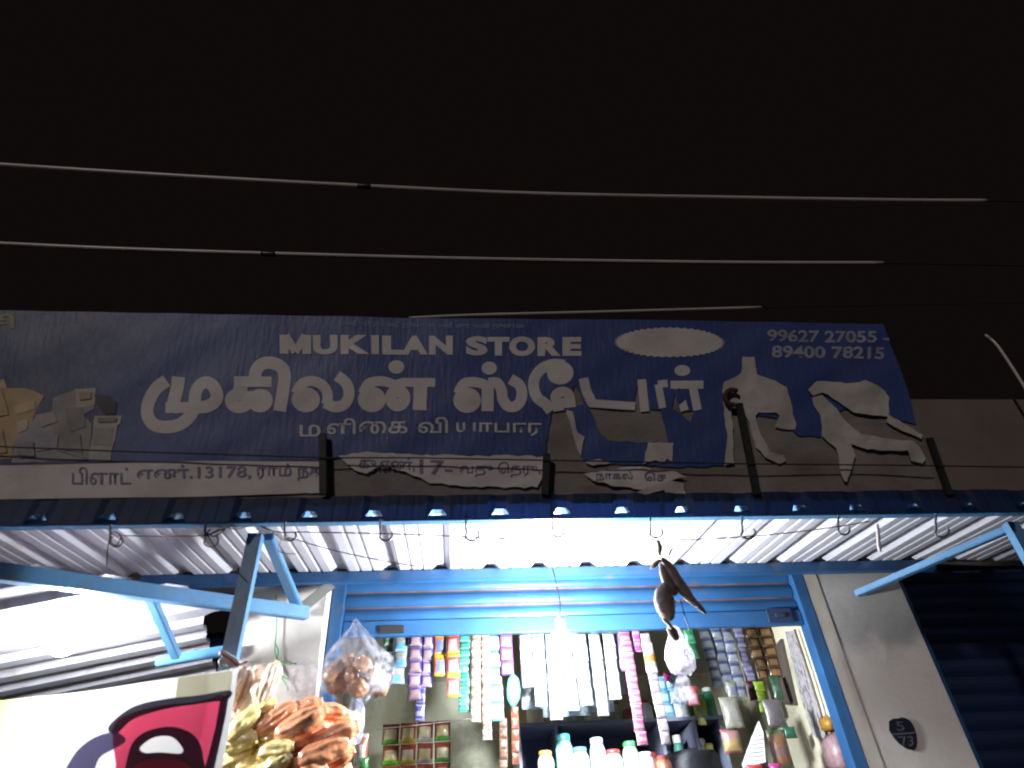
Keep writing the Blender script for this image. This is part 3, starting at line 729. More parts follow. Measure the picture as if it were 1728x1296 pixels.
# ------------------------------------------------------------------ hooks and wires along the front beam
HK = [(192, 893), (352, 890), (486, 886), (647, 883), (792, 880), (938, 880), (1103, 878), (1258, 877), (1420, 876), (1480, 885), (1585, 874)]
HWORD = ['leftmost steel hook, tangled in wire, left of the awning post', 'steel hook on the front beam just left of the awning post', 'steel hook just right of the awning post', 'steel hook on the front beam above the left shutter jamb',
         'steel hook below the word of the sign, second right of the post', 'steel hook nearest the glare of the hanging bulb', 'steel hook holding the hanging dried pods', 'steel hook next right of the dried pods',
         'second steel hook right of the dried pods', 'straight pale hanger near the right end of the beam', 'rightmost steel hook on the front beam']
for i, ((u, v), lab) in enumerate(zip(HK, HWORD)):
    s = 1.0 + 0.12 * math.sin(i * 2.1)
    if i == 9:
        pts = [(u, v), (u + 2, v + 18), (u + 3, v + 36), (u + 5, v + 45)]
    else:
        r = 11 * s
        pts = [(u - 5, v - 6), (u - 6, v + 8), (u - 5, v + 18 * s)] + [(u + 4 - r * math.cos(a), v + 20 * s + r * 0.85 * math.sin(a)) for a in (0.4, 0.9, 1.5, 2.1, 2.7, 3.3, 3.8)]
    bm = bmesh.new(); tube(bm, smooth_line([aty(a, b_, YF - 0.024) for a, b_ in pts], 4), 0.0046 if i != 9 else 0.007, 6)
    tag(mesh_obj('hook', bm, STEEL if i != 9 else VINYL_W, None, True), lab, 'hook', 'hooks along the front beam')
def wire(pts, Y, r, m, label):
    bm = bmesh.new(); tube(bm, smooth_line([aty(a, b_, Y) for a, b_ in pts], 5), r, 6)
    tag(mesh_obj('wire', bm, m, None, True), label, 'wire')
REDW = mat('dark_red_wire', (0.13, 0.02, 0.03), .5)
wire([(440, 888), (470, 898), (520, 898), (700, 902), (850, 909), (1000, 913), (1180, 910), (1300, 902), (1390, 892), (1468, 880)], YF - 0.03, 0.0024, REDW, 'thin dark red wire strung under the front beam')
wire([(430, 884), (400, 893), (375, 890), (352, 902), (300, 905), (196, 904)], YF - 0.03, 0.002, mat('pale_brown_wire', (.3, .2, .18), .5), 'thin pale wire left of the awning post')
wire([(192, 905), (184, 912), (196, 920), (204, 905), (190, 898), (182, 925), (180, 955)], YF - 0.035, 0.002, DARK, 'loop of dark wire tangled on the leftmost hook')
wire([(355, 893), (345, 905), (365, 897), (380, 893), (362, 905), (350, 902), (372, 935), (400, 965)], YF - 0.035, 0.0025, DARK, 'knotted dark wire tangle just left of the post')
wire([(452, 892), (480, 912), (490, 908), (560, 928), (640, 945), (700, 955)], YF + .15, 0.0022, REDW, 'dark red wire sagging back under the awning sheet')
wire([(456, 900), (476, 905), (470, 930), (500, 935)], YF + .12, 0.002, mat('orange_wire', (.5, .22, .05), .5), 'short orange wire end beside the post top')

# ------------------------------------------------------------------ goods: sachet strips
def C(*c): return c
def pillow(name, w, h, t, mats, fn, nx=6, ny=7, crimp=0.08, wob=0.0, seed=0):
    r = random.Random(seed); bm = bmesh.new()
    F_, B_ = [], []
    for j in range(ny + 1):
        fr, br_ = [], []
        for i in range(nx + 1):
            a = i / nx * 2 - 1; c = j / ny
            pz = 1 - abs(2 * c - 1) ** 2.6; pxx = 1 - abs(a) ** 2.6
            d = t * 0.5 * pz * pxx + 0.0006
            wj = wob * (r.random() - .5)
            xx = a * w / 2 * (1 - 0.05 * (pz)); zz = -c * h
            fr.append(bm.verts.new((xx, -d + wj, zz))); br_.append(bm.verts.new((xx, d + wj, zz)))
        F_.append(fr); B_.append(br_)
    for j in range(ny):
        for i in range(nx):
            f = bm.faces.new((F_[j][i], F_[j + 1][i], F_[j + 1][i + 1], F_[j][i + 1])); f.material_index = fn((i + .5) / nx, (j + .5) / ny); f.smooth = True
            f = bm.faces.new((B_[j][i], B_[j][i + 1], B_[j + 1][i + 1], B_[j + 1][i])); f.material_index = fn((i + .5) / nx, (j + .5) / ny); f.smooth = True
    for j in range(ny):
        for X in (0, nx):
            q4 = (F_[j][X], B_[j][X], B_[j + 1][X], F_[j + 1][X]); f = bm.faces.new(q4 if X == 0 else q4[::-1])
    for J in (0, ny):
        for i in range(nx): bm.faces.new((F_[J][i], F_[J][i + 1], B_[J][i + 1], B_[J][i]))
    bmesh.ops.recalc_face_normals(bm, faces=bm.faces[:])
    me = bpy.data.meshes.new(name); bm.to_mesh(me); bm.free()
    for m in mats: me.materials.append(m)
    return me
def foil(c, var=.18):
    c = tuple(x ** 1.15 * .52 for x in c)
    n = 'foil_%02d_%02d_%02d' % tuple(int(x * 99) for x in c)
    return mat(n, c, 0.32, var=var, scale=45, bump=.35, bscale=60, coat=.3)
def face_fn(kind):
    def f(u, v):
        if v < .10 or v > .9: return 1
        if kind == 'picture': return 2 if (.2 < u < .85 and .34 < v < .8) else 0
        if kind == 'band': return 2 if .42 < v < .68 else 0
        if kind == 'top': return 2 if v < .45 else 0
        return 0
    return f
STRIPS = [
    # u0, u1, v_top, v_bot, depth plane, count, body, crimp, print, pattern, label
    (648, 664, 1074, 1136, 3.50, 4, C(.36, .42, .36), C(.6, .62, .6), C(.12, .3, .18), 'band', 'leftmost strip of silver and green sachets under the shutter'),
    (666, 689, 1074, 1154, 3.47, 3, C(.20, .48, .68), C(.45, .6, .7), C(.5, .42, .36), 'top', 'strip of three pale blue sachets beside the silver green strip'),
    (690, 712, 1070, 1182, 3.46, 5, C(.10, .06, .30), C(.35, .25, .35), C(.46, .30, .30), 'picture', 'purple sachet strip with tan pictures, next to the pale blue strip'),
    (714, 732, 1070, 1160, 3.48, 4, C(.12, .08, .36), C(.5, .4, .5), C(.48, .34, .36), 'picture', 'purple sachet strip next to the orange sachets'),
    (703, 719, 1160, 1216, 3.485, 2, C(.07, .06, .34), C(.3, .3, .5), C(.35, .33, .55), 'band', 'two plain purple sachets hanging lowest below the purple strips'),
    (733, 753, 1070, 1142, 3.47, 2, C(.72, .20, .05), C(.8, .45, .06), C(.14, .20, .48), 'picture', 'strip of two orange sachets with blue pictures'),
    (753, 775, 1070, 1176, 3.45, 3, C(.62, .07, .08), C(.8, .45, .1), C(.66, .42, .38), 'picture', 'strip of three red sachets with yellow edges'),
    (775, 794, 1070, 1202, 3.47, 10, C(.01, .24, .17), C(.25, .55, .42), C(.10, .42, .32), 'band', 'long strip of small dark green sachets'),
    (795, 811, 1070, 1219, 3.45, 9, C(.60, .42, .32), C(.66, .5, .4), C(.38, .24, .18), 'band', 'left one of the two long beige sachet strips'),
    (811, 826, 1070, 1249, 3.46, 11, C(.62, .44, .36), C(.66, .5, .42), C(.40, .25, .2), 'band', 'right and longer one of the two beige sachet strips'),
    (825, 845, 1072, 1217, 3.48, 5, C(.60, .70, .62), C(.2, .5, .4), C(.70, .72, .68), 'picture', 'long strip of pale mint sachets right of the beige strips'),
    (843, 864, 1070, 1140, 3.46, 3, C(.50, .14, .34), C(.22, .12, .4), C(.68, .5, .6), 'picture', 'strip of pink and violet sachets right of the mint strip'),
    (876, 896, 1070, 1160, 3.47, 4, C(.64, .56, .66), C(.4, .4, .5), C(.70, .45, .55), 'band', 'strip of white and rose sachets left of the bulb'),
    (897, 917, 1070, 1192, 3.46, 5, C(.55, .66, .62), C(.6, .66, .66), C(.4, .55, .5), 'picture', 'strip of pale green sachets closest left of the bulb'),
    (920, 940, 1070, 1215, 3.48, 6, C(.64, .66, .66), C(.6, .6, .66), C(.55, .6, .64), 'band', 'white sachet strip straight behind the bulb, the longer one'),
    (942, 962, 1070, 1200, 3.46, 5, C(.66, .66, .62), C(.55, .6, .6), C(.6, .6, .5), 'picture', 'cream sachet strip straight behind the bulb'),
    (968, 988, 1070, 1190, 3.47, 5, C(.60, .66, .68), C(.55, .6, .6), C(.3, .55, .6), 'band', 'pale aqua sachet strip just right of the bulb'),
    (992, 1012, 1070, 1208, 3.46, 6, C(.66, .64, .66), C(.5, .6, .6), C(.35, .6, .58), 'picture', 'white and teal sachet strip right of the bulb'),
    (1016, 1036, 1070, 1180, 3.48, 5, C(.62, .66, .62), C(.6, .62, .6), C(.5, .6, .5), 'top', 'pale lime sachet strip between the bulb and the mauve packet'),
    (1044, 1062, 1066, 1258, 3.46, 9, C(.60, .12, .26), C(.7, .4, .5), C(.72, .35, .45), 'band', 'long strip of pink sachets reaching down to the shelf'),
    (1080, 1096, 1068, 1258, 3.44, 9, C(.66, .58, .62), C(.4, .35, .4), C(.42, .34, .40), 'picture', 'long strip of white sachets with grey pictures beside the pink strip'),
    (1064, 1079, 1064, 1100, 3.48, 2, C(.52, .10, .38), C(.6, .3, .5), C(.62, .35, .5), 'top', 'short strip of magenta sachets left of the hanging pods'),
    (1152, 1170, 1062, 1112, 3.48, 2, C(.04, .26, .12), C(.1, .3, .18), C(.1, .34, .2), 'band', 'short strip of green sachets behind the hanging bag'),
    (1177, 1196, 1060, 1160, 3.88, 6, C(.50, .54, .62), C(.6, .62, .66), C(.16, .20, .42), 'top', 'first of the pale blue sachet strips, beside the green sachets'),
    (1197, 1215, 1060, 1170, 3.89, 6, C(.50, .53, .62), C(.6, .62, .66), C(.15, .19, .42), 'top', 'second of the pale blue sachet strips from the green sachets'),
    (1216, 1234, 1060, 1176, 3.88, 6, C(.48, .51, .60), C(.6, .6, .66), C(.15, .18, .40), 'top', 'third of the pale blue sachet strips from the green sachets'),
    (1235, 1252, 1060, 1176, 3.90, 7, C(.42, .40, .58), C(.5, .48, .6), C(.22, .18, .42), 'band', 'lavender sachet strip beside the brown and gold strips'),
    (1254, 1276, 1058, 1146, 3.89, 5, C(.11, .03, .035), C(.3, .18, .08), C(.50, .30, .14), 'picture', 'left one of the brown and gold sachet strips'),
    (1278, 1300, 1058, 1142, 3.87, 5, C(.12, .035, .03), C(.3, .18, .08), C(.55, .33, .15), 'picture', 'right one of the brown and gold sachet strips'),
    (1258, 1272, 1148, 1182, 3.89, 2, C(.14, .01, .06), C(.3, .1, .1), C(.2, .05, .1), 'band', 'two maroon sachets hanging below the brown and gold strip'),
    (1270, 1288, 1150, 1201, 3.87, 3, C(.42, .62, .04), C(.5, .66, .1), C(.3, .5, .03), 'picture', 'short strip of lime green sachets at the right'),
    (842, 856, 1212, 1300, 3.60, 5, C(.24, .13, .09), C(.3, .2, .15), C(.34, .22, .16), 'band', 'strip of brown sachets hanging low below the mint strip'),
    (862, 875, 1192, 1290, 3.62, 5, C(.40, .18, .10), C(.4, .2, .15), C(.3, .1, .06), 'picture', 'strip of rust orange sachets left of the dark shelf'),
]
for i, (u0, u1, v0, v1, Y, n, cb, cc, cp, kind, lab) in enumerate(STRIPS):
    um = (u0 + u1) / 2; lean = (um - 775) / 1880.0
    top = aty(um, v0, Y); bot = aty(um + lean * (v1 - v0), v1, Y)
    k = px(top); w = (u1 - u0) * k * 1.02; h = (top.z - bot.z) / n
    root = empty('sachet_strip', top, lab, 'sachets', 'strips of sachets hanging in the shop opening')
    me = pillow('sachet', w, h * 1.0, min(w, h) * 0.30, [foil(cb), foil(cc), foil(cp)], face_fn(kind), seed=i)
    rr = random.Random(i)
    sway = rr.uniform(-.03, .03)
    for j in range(n):
        o = link('sachet', me, root, (sway * j * h + rr.uniform(-.001, .001), rr.uniform(-.004, .004), -j * h))
        o.rotation_euler = (rr.uniform(-.14, .14), sway * -1, rr.uniform(-.25, .25))

# loose hanging packets and bags behind the shutter line
def packet(name, box_px, Y, t, cols, kind, label, cat, group=None, rot=0.0, ny=9):
    u0, v0, u1, v1 = box_px; um = (u0 + u1) / 2; lean = (um - 775) / 1880.0
    top = aty(um - lean * (v1 - v0) / 2, v0, Y); bot = aty(um + lean * (v1 - v0) / 2, v1, Y)
    k = px(top)
    me = pillow(name, (u1 - u0) * k, top.z - bot.z, t, [foil(c) for c in cols], face_fn(kind), 8, ny, wob=.004, seed=int(u0))
    o = link(name, me, None, top); o.rotation_euler = (RND.uniform(-.1, .1), rot, RND.uniform(-.15, .15))
    return tag(o, label, cat, group)
for k, (u0, v0, u1, v1) in enumerate(((878, 1066, 914, 1196), (912, 1060, 952, 1210), (950, 1062, 992, 1205), (990, 1064, 1030, 1200), (1022, 1066, 1050, 1170))):  # pale packets added so the white glare around the bulb has no gaps
    packet('packet', (u0, v0, u1, v1), 3.62 + .02 * (k % 2), .05, [C(.62, .66, .68), C(.5, .6, .66), C(.66, .68, .66)], 'picture', 'added pale packet behind the white strips, filling the bulb glare', 'packet', 'pale packets added to fill the bulb glare')
packet('packet', (1040, 1068, 1068, 1132), 3.52, .03, [C(.30, .20, .42), C(.4, .3, .5), C(.34, .25, .46)], 'band', 'mauve packet hanging at the top of the long pink strip', 'packet')
packet('packet', (1086, 1084, 1106, 1136), 3.43, .03, [C(.66, .55, .5), C(.7, .7, .7), C(.72, .26, .04)], 'band', 'white packet with an orange flash in front of the white strip', 'packet')
packet('packet', (1218, 1176, 1250, 1230), 3.55, .05, [C(.46, .44, .36), C(.5, .48, .4), C(.5, .48, .42)], 'picture', 'clear beige packet hanging under the pale blue strips', 'packet')
packet('packet', (1219, 1230, 1251, 1272), 3.56, .05, [C(.56, .40, .18), C(.5, .2, .2), C(.52, .3, .3)], 'top', 'yellow and rose packet below the clear beige packet', 'packet')
packet('packet', (1290, 1180, 1324, 1228), 3.55, .03, [C(.27, .24, .25), C(.27, .24, .25), C(.27, .24, .25)], '', 'grey paper bag hanging below the gold strips', 'bag')
packet('packet', (1300, 1232, 1334, 1300), 3.55, .05, [C(.42, .22, .12), C(.16, .26, .12), C(.34, .22, .2)], 'band', 'brown and orange packet near the right jamb at the bottom', 'packet')
packet('packet', (1160, 1158, 1180, 1190), 3.60, .03, [C(.55, .05, .07), C(.5, .1, .1), C(.6, .1, .12)], 'band', 'small red packet left of the green bottle', 'packet')
for k, (u, v) in enumerate(((1104, 1142), (1120, 1140), (1110, 1164), (1128, 1162), (1116, 1184))):
    packet('packet', (u, v, u + 22, v + 26), 3.62 + .01 * k, .04, [C(.16, .42, .72), C(.4, .6, .75), C(.4, .62, .75)], 'picture', 'light blue packet in the cluster behind the white bag', 'packet', 'light blue packets')
packet('packet', (1120, 1136, 1134, 1150), 3.58, .03, [C(.62, .06, .3), C(.6, .1, .3), C(.6, .1, .3)], 'band', 'tiny pink packet on top of the light blue cluster', 'packet')
packet('packet', (598, 1238, 620, 1300), 3.30, .05, [C(.46, .16, .10), C(.6, .5, .45), C(.6, .56, .5)], 'picture', 'red and white packet in front of the left jamb at the bottom', 'packet')
packet('packet', (602, 1278, 622, 1304), 3.24, .04, [C(.04, .25, .08), C(.1, .3, .1), C(.1, .3, .1)], 'band', 'small green packet at the bottom by the left jamb', 'packet')
# grid of red, yellow and green snack packs on a string
CH_B = [C(.16, .50, .02), C(.72, .55, .05), C(.70, .62, .6), C(.14, .50, .08)]
for r_, (va, vb) in enumerate(((1222, 1257), (1258, 1292), (1293, 1327))):
    for c_, (ua, ub) in enumerate(((646, 675), (676, 703), (704, 732), (733, 761))):
        cols = [C(.46, .10, .07), CH_B[c_], C(.70, .58, .30) if (r_ + c_) % 2 else C(.72, .64, .42)]
        u0, v0, u1, v1 = ua, va - 2 * c_, ub, vb - 2 * c_
        top = aty((ua + ub) / 2, v0, 3.95); bot = aty((ua + ub) / 2, v1, 3.95); k = px(top)
        fn = lambda u, v: 1 if v > .76 else (2 if (.12 < u < .88 and .3 < v < .76) else 0)
        me = pillow('snack_pack', (ub - ua) * k * .98, (top.z - bot.z) * .99, .05, [foil(c) for c in cols], fn, 8, 10, seed=c_ + 5 * r_)
        o = link('snack_pack', me, None, top); o.rotation_euler = (RND.uniform(-.1, .06), RND.uniform(-.03, .03), RND.uniform(-.12, .12))
        tag(o, '%s red snack pack with a %s foot, in the %s hanging row' % (('leftmost', 'second', 'third', 'rightmost')[c_], ('green', 'yellow', 'white', 'green')[c_], ('top', 'middle', 'bottom')[r_]), 'snack pack', 'snack packs hung in rows')
bm = bmesh.new(); tube(bm, smooth_line([aty(u, v, 3.93) for u, v in ((600, 1229), (645, 1229), (700, 1224), (760, 1217), (800, 1212), (850, 1208))], 4), .003, 6)
tag(mesh_obj('string', bm, VINYL_W), 'pale string holding up the red snack packs', 'string')

# ------------------------------------------------------------------ big snack bags in front of the left jamb
def snack_packet(name, c, d, L, R, m, fm, ridges, seed):
    """clear packet of finger snacks: ridged, lumpy, crimped at both ends"""
    r = random.Random(seed); bm = bmesh.new(); n, s = 48, 26; rings = []
    ph = r.uniform(0, 6.28)
    for i in range(s + 1):
        t = i / s; x = (t - .5) * L
        e = (1 - abs(2 * t - 1) ** 3.2) ** .6 if 0 < t < 1 else 0.05
        row = []
        for k in range(n):
            a = k * 2 * math.pi / n
            q_ = 1 + .075 * math.cos(ridges * a + ph + 1.2 * math.sin(t * 4 + seed)) * (0.4 + .6 * e) + .035 * noise.noise(Vector((t * 12 + seed, math.cos(a) * 7, math.sin(a) * 7))) + .22 * noise.noise(Vector((t * 5 + seed, math.cos(a) * 1.6, math.sin(a) * 1.6)))
            flat = 1.0 if 0.08 < t < .92 else .5
            row.append(bm.verts.new((x, R * e * q_ * math.cos(a) * (0.85 if flat == 1 else .4), R * 1.1 * (e * q_ if flat == 1 else max(e, .45)) * math.sin(a))))
        rings.append(row)
    for a, b_ in zip(rings, rings[1:]):
        for k in range(n):
            f = bm.faces.new((a[k], a[(k + 1) % n], b_[(k + 1) % n], b_[k])); f.smooth = True
    for rg in (rings[0], rings[-1]): bm.faces.new(rg)
    bmesh.ops.recalc_face_normals(bm, faces=bm.faces[:])
    me = bpy.data.meshes.new(name); bm.to_mesh(me); bm.free(); me.materials.append(m)
    o = link(name, me, None, c)
    X = Vector(d).normalized(); Y = X.cross(Vector((0, 0, 1))).normalized(); Z = X.cross(Y)
    o.rotation_euler = Matrix((X, Y, Z)).transposed().to_euler()
    return o
def snackmat(name, c, dk):
    return mat(name, c, 0.38, var=.25, scale=26, bump=.55, bscale=30, coat=1.0, dirt=dk, dirt_scale=16, dirt_lo=.55, dirt_hi=.75)
ORG = snackmat('orange_snack', (0.74, 0.30, 0.14), (0.55, 0.16, 0.07))
YEL = snackmat('yellow_snack', (0.74, 0.58, 0.22), (0.50, 0.30, 0.10))
PNK = snackmat('pinkish_snack', (0.72, 0.52, 0.38), (0.52, 0.32, 0.22))
OR_ = [(500, 1186, 20), (545, 1186, -8), (505, 1206, 25), (553, 1208, 12), (512, 1228, 22), (560, 1230, 20), (498, 1250, 18), (548, 1252, 24), (510, 1274, 20), (556, 1276, 28), (505, 1298, 30), (552, 1300, 25), (470, 1196, 30), (530, 1320, 20)]
YE_ = [(432, 1192, 30), (462, 1208, 15), (410, 1212, 45), (436, 1226, 12), (466, 1232, -10), (404, 1240, 10), (432, 1250, 20), (464, 1256, 10), (398, 1266, 28), (430, 1276, 12), (462, 1282, 25), (392, 1290, 10), (424, 1302, 18), (458, 1308, 5), (448, 1206, -20)]
PN_ = [(412, 1150, 80), (440, 1152, 105), (455, 1142, 70), (398, 1172, 35), (424, 1176, 55), (444, 1170, 110), (404, 1194, 20), (392, 1150, 65)]
for lst, m, L, lab, grp, rd in ((OR_, ORG, 92, 'shiny packet of orange finger snacks in the bunch by the left jamb', 'orange snack packets', 9),
                                (YE_, YEL, 66, 'shiny packet of yellow snacks between poster and orange packets', 'yellow snack packets', 8),
                                (PN_, PNK, 70, 'packet of pale brown snacks above the yellow packets', 'pale brown snack packets', 7)):
    for i, (u, v, ang) in enumerate(lst):
        Y = 2.98 + .05 * math.sin(i * 2.4) + (0.03 if m is PNK else 0)
        v += 16 if m is ORG else 10
        c = aty(u, v, Y); a = math.radians(ang + RND.uniform(-6, 6)); k = px(c)
        o = snack_packet('snack_packet', c, (math.cos(a), RND.uniform(-.25, .1), math.sin(a)), L * k * RND.uniform(.9, 1.15), (15.5 if m is ORG else 14) * k * RND.uniform(.9, 1.15), m, None, rd, i * 7 + len(lst))
        tag(o, lab, 'snack packet', grp)

# ------------------------------------------------------------------ clear carrier bags
def bag(name, outline_l, outline_r, vs, Y, depth, m, label, seed=0, lobes=0, parent=None):
    """hanging thin bag: cross-sections between left and right outlines at rows vs"""
    bm = bmesh.new(); rings = []; n = 26
    for l, r_, v in zip(outline_l, outline_r, vs):
        c = aty((l + r_) / 2, v, Y); w = (r_ - l) / 2 * px(c); row = []
        for k in range(n):
            a = k * 2 * math.pi / n
            q_ = 1 + .10 * math.sin(5 * a + seed) * min(1, w / .05) + .16 * noise.noise(Vector((math.cos(a) * 2, math.sin(a) * 2, v * .04 + seed)))
            dz = .012 * noise.noise(Vector((a * 2, v * .1, seed)))
            if lobes and v == vs[-1]: dz += .02 * math.cos(lobes * a)
            row.append(bm.verts.new(c + Vector((w * q_ * math.cos(a), min(depth, w * .8) * q_ * math.sin(a), dz))))
        rings.append(row)
    for a, b_ in zip(rings, rings[1:]):
        for k in range(n):
            f = bm.faces.new((a[k], a[(k + 1) % n], b_[(k + 1) % n], b_[k])); f.smooth = True
    bm.faces.new(rings[0]); bm.faces.new(rings[-1])
    bmesh.ops.recalc_face_normals(bm, faces=bm.faces[:])
    return tag(mesh_obj(name, bm, m), label, 'bag')
bag('plastic_bag', [597, 592, 578, 562, 548, 542, 540, 545, 556, 575], [603, 611, 624, 640, 654, 661, 660, 656, 648, 628], [1046, 1058, 1074, 1092, 1110, 1128, 1146, 1160, 1172, 1180], 3.12, .10, CLEAR, 'clear plastic bag of brown snacks hanging from the left shutter jamb', 1, 3)
BUN = snackmat('brown_bun', (0.34, 0.17, 0.075), (0.20, 0.09, 0.04))
for i, (u, v, s) in enumerate(((560, 1140, 13), (574, 1126, 13), (570, 1156, 14), (598, 1140, 14), (606, 1160, 14), (612, 1122, 13), (634, 1142, 14), (640, 1160, 13), (592, 1120, 12))):
    c = aty(u, v, 3.12 + .02 * math.sin(i)); k = px(c)
    o = snack_packet('snack_packet', c, (RND.uniform(.3, 1), RND.uniform(-.4, .4), RND.uniform(-.6, .9)), 34 * k, s * k, BUN, None, 4, 70 + i)
    tag(o, 'small brown snack packet inside the clear bag by the left jamb', 'snack packet', 'brown snack packets in the clear bag')
bag('plastic_bag', [598, 592, 588, 587, 590, 596], [606, 612, 615, 614, 612, 606], [1172, 1182, 1200, 1222, 1242, 1256], 3.22, .05, CLEAR_B, 'bluish crumpled plastic bag below the clear bag of snacks', 3)
bag('plastic_bag', [512, 500, 490, 484, 484, 492], [520, 532, 542, 548, 548, 540], [1112, 1122, 1136, 1152, 1168, 1180], 3.05, .06, CLEAR, 'empty grey clear bag hanging against the left cream pillar', 6)
bag('plastic_bag', [1136, 1130, 1125, 1122, 1123, 1130, 1140], [1142, 1150, 1158, 1167, 1172, 1172, 1166], [1056, 1068, 1084, 1100, 1116, 1130, 1138], 3.0, .06, CLEAR_W, 'milky plastic bag hanging beneath the dried pods', 9)
bag('plastic_bag', [1146, 1140, 1138, 1140, 1146], [1156, 1164, 1170, 1176, 1178], [1136, 1148, 1162, 1176, 1186], 3.4, .05, CLEAR, 'small clear bag under the milky bag', 12)
bag('plastic_bag', [862, 856, 854, 856, 862], [868, 876, 878, 876, 870], [1138, 1148, 1164, 1180, 1192], 3.5, .04, film('teal_polythene', (.12, .42, .46), .3), 'teal plastic bag hanging right of the mint strip', 14)
bm = bmesh.new(); bm2 = None
bag('plastic_bag', [1150, 1128, 1118, 1112, 1112, 1114], [1172, 1200, 1210, 1216, 1218, 1218], [1266, 1270, 1278, 1290, 1310, 1330], 3.8, .10, mat('black_polythene', (.012, .012, .017), .6, bump=.8, bscale=18), 'bulky black plastic bag at the bottom of the opening', 17)
bm.free()

# green twine on the cream pillar
bm = bmesh.new()
for pts in ([(466, 1070), (464, 1095), (467, 1112), (466, 1130), (480, 1150), (487, 1165)], [(464, 1085), (470, 1100), (465, 1118)], [(467, 1112), (485, 1120), (500, 1119)], [(467, 1125), (476, 1140), (490, 1148)], [(466, 1000), (467, 1040), (466, 1070)]):
    tube(bm, smooth_line([aty(u, v, FY - .02) for u, v in pts], 4), .0028, 6)
tag(mesh_obj('twine', bm, mat('green_twine', (.04, .30, .10), .8)), 'frayed green twine hanging on the left cream pillar', 'twine')

# ------------------------------------------------------------------ bunch of dried pods
pod = empty('dried_pod_bunch', aty(1104, 905, YF), 'bunch of dark dried pods tied to a hook in front of the shutter', 'dried pods')
PODM = mat('dry_brown_pod', (0.13, 0.095, 0.09), .92, var=.35, scale=25, bump=.6, bscale=40, dirt=(.16, .11, .08), dirt_scale=14)
def pod_part(name, pts, rad, m, Y):
    bm = bmesh.new(); P = smooth_line([aty(u, v, Y + .02 * j) for j, (u, v) in enumerate(pts)], 6)
    k = px(P[0]); tube(bm, P, lambda t: k * max(.6, rad(t)) * (1 + .1 * noise.noise(Vector((t * 9, rad(t), 0)))), 12); return mesh_obj(name, bm, m, pod, True)
hump = lambda R, p=.6: (lambda t: R * (math.sin(math.pi * min(1, max(0, t))) ** p))
pod_part('string', [(1106, 902), (1110, 915), (1113, 930), (1118, 945)], lambda t: .9, mat('jute_string', (.2, .15, .09), .9), YF)
pod_part('pod', [(1109, 912), (1113, 922), (1112, 938)], hump(4.5), mat('olive_pod', (.14, .13, .06), .8), YF)
pod_part('pod', [(1116, 942), (1130, 958), (1146, 984), (1163, 1008), (1176, 1020)], hump(9.5, .45), PODM, YF)
pod_part('pod', [(1116, 944), (1122, 970), (1132, 992), (1142, 1004)], hump(9, .5), PODM, YF + .02)
pod_part('pod', [(1124, 984), (1120, 1004), (1124, 1028), (1132, 1048)], hump(17, .55), PODM, YF + .05)
pod_part('pod', [(1164, 1010), (1178, 1022), (1192, 1036)], hump(5), PODM, YF + .03)
pod_part('pod', [(1114, 944), (1106, 952), (1098, 960)], hump(4), PODM, YF)
pod_part('husk', [(1152, 1006), (1168, 1018), (1178, 1024), (1186, 1023)], hump(2.2, .4), mat('straw_husk', (.50, .42, .30), .8), YF + .01)
pod_part('husk', [(1118, 1044), (1128, 1052), (1134, 1062)], hump(3.5, .4), mat('straw_husk', (.5, .42, .3), .8), YF + .03)
pod_part('pod', [(1128, 1058), (1136, 1068), (1142, 1080)], hump(8, .4), PODM, YF + .08)
pod_part('stem', [(1128, 940), (1132, 930), (1136, 924)], hump(1.6), PODM, YF)
pod_part('string', [(1148, 1010), (1156, 1040), (1166, 1070)], lambda t: .9, DARK, YF + .05)

# ------------------------------------------------------------------ vinyl poster at the lower left
po = empty('poster', aty(390, 1128, YF - .03), 'yellow and red printed cloth sheet tied to the awning post at lower left', 'poster')
PY = YF - 0.012
def pmat(name, c): return mat(name, c, .6, var=.06, scale=4, translucent=.75)
def wave(x, z): return .006 * math.sin(x * 14) + .008 * math.sin(z * 9 + x * 5)
def ppt(u, v, off=0.0):
    p = aty(u, v, PY); return p + Vector((0, -off + wave(p.x, p.z), 0))
def pprint(name, pl, m, off, holes=()):
    bm = poly2d([pl] + list(holes), 26)
    for v in bm.verts: v.co = ppt(v.co.x, v.co.y, off)
    bm.normal_update()
    if sum(f.normal.y * f.calc_area() for f in bm.faces) > 0: bmesh.ops.reverse_faces(bm, faces=bm.faces[:])
    return mesh_obj(name, bm, m, po, True)
def sm(pl): return [(p.x, p.y) for p in smooth_line([(a, b_, 0) for a, b_ in pl], 6, True)]
YW = bpy.data.materials.new('yellow_white_print'); YW.use_nodes = True
nt = YW.node_tree; b = nt.nodes['Principled BSDF']; b.inputs['Roughness'].default_value = .55
geo = nd(nt, 'ShaderNodeNewGeometry'); sx = nd(nt, 'ShaderNodeSeparateXYZ'); nt.links.new(geo.outputs['Position'], sx.inputs[0])
cr = nd(nt, 'ShaderNodeValToRGB'); mr = nd(nt, 'ShaderNodeMapRange')
mr.inputs['From Min'].default_value = aty(-20, 1250, PY).x; mr.inputs['From Max'].default_value = aty(300, 1250, PY).x
nt.links.new(sx.outputs['X'], mr.inputs['Value']); nt.links.new(mr.outputs['Result'], cr.inputs['Fac'])
cr.color_ramp.elements[0].color = (.62, .47, .10, 1); cr.color_ramp.elements[1].position = .3; cr.color_ramp.elements[1].color = (.62, .58, .55, 1)
tr = nd(nt, 'ShaderNodeBsdfTranslucent'); ms = nd(nt, 'ShaderNodeMixShader'); ms.inputs['Fac'].default_value = .75
nt.links.new(cr.outputs['Color'], b.inputs['Base Color']); nt.links.new(cr.outputs['Color'], tr.inputs['Color'])
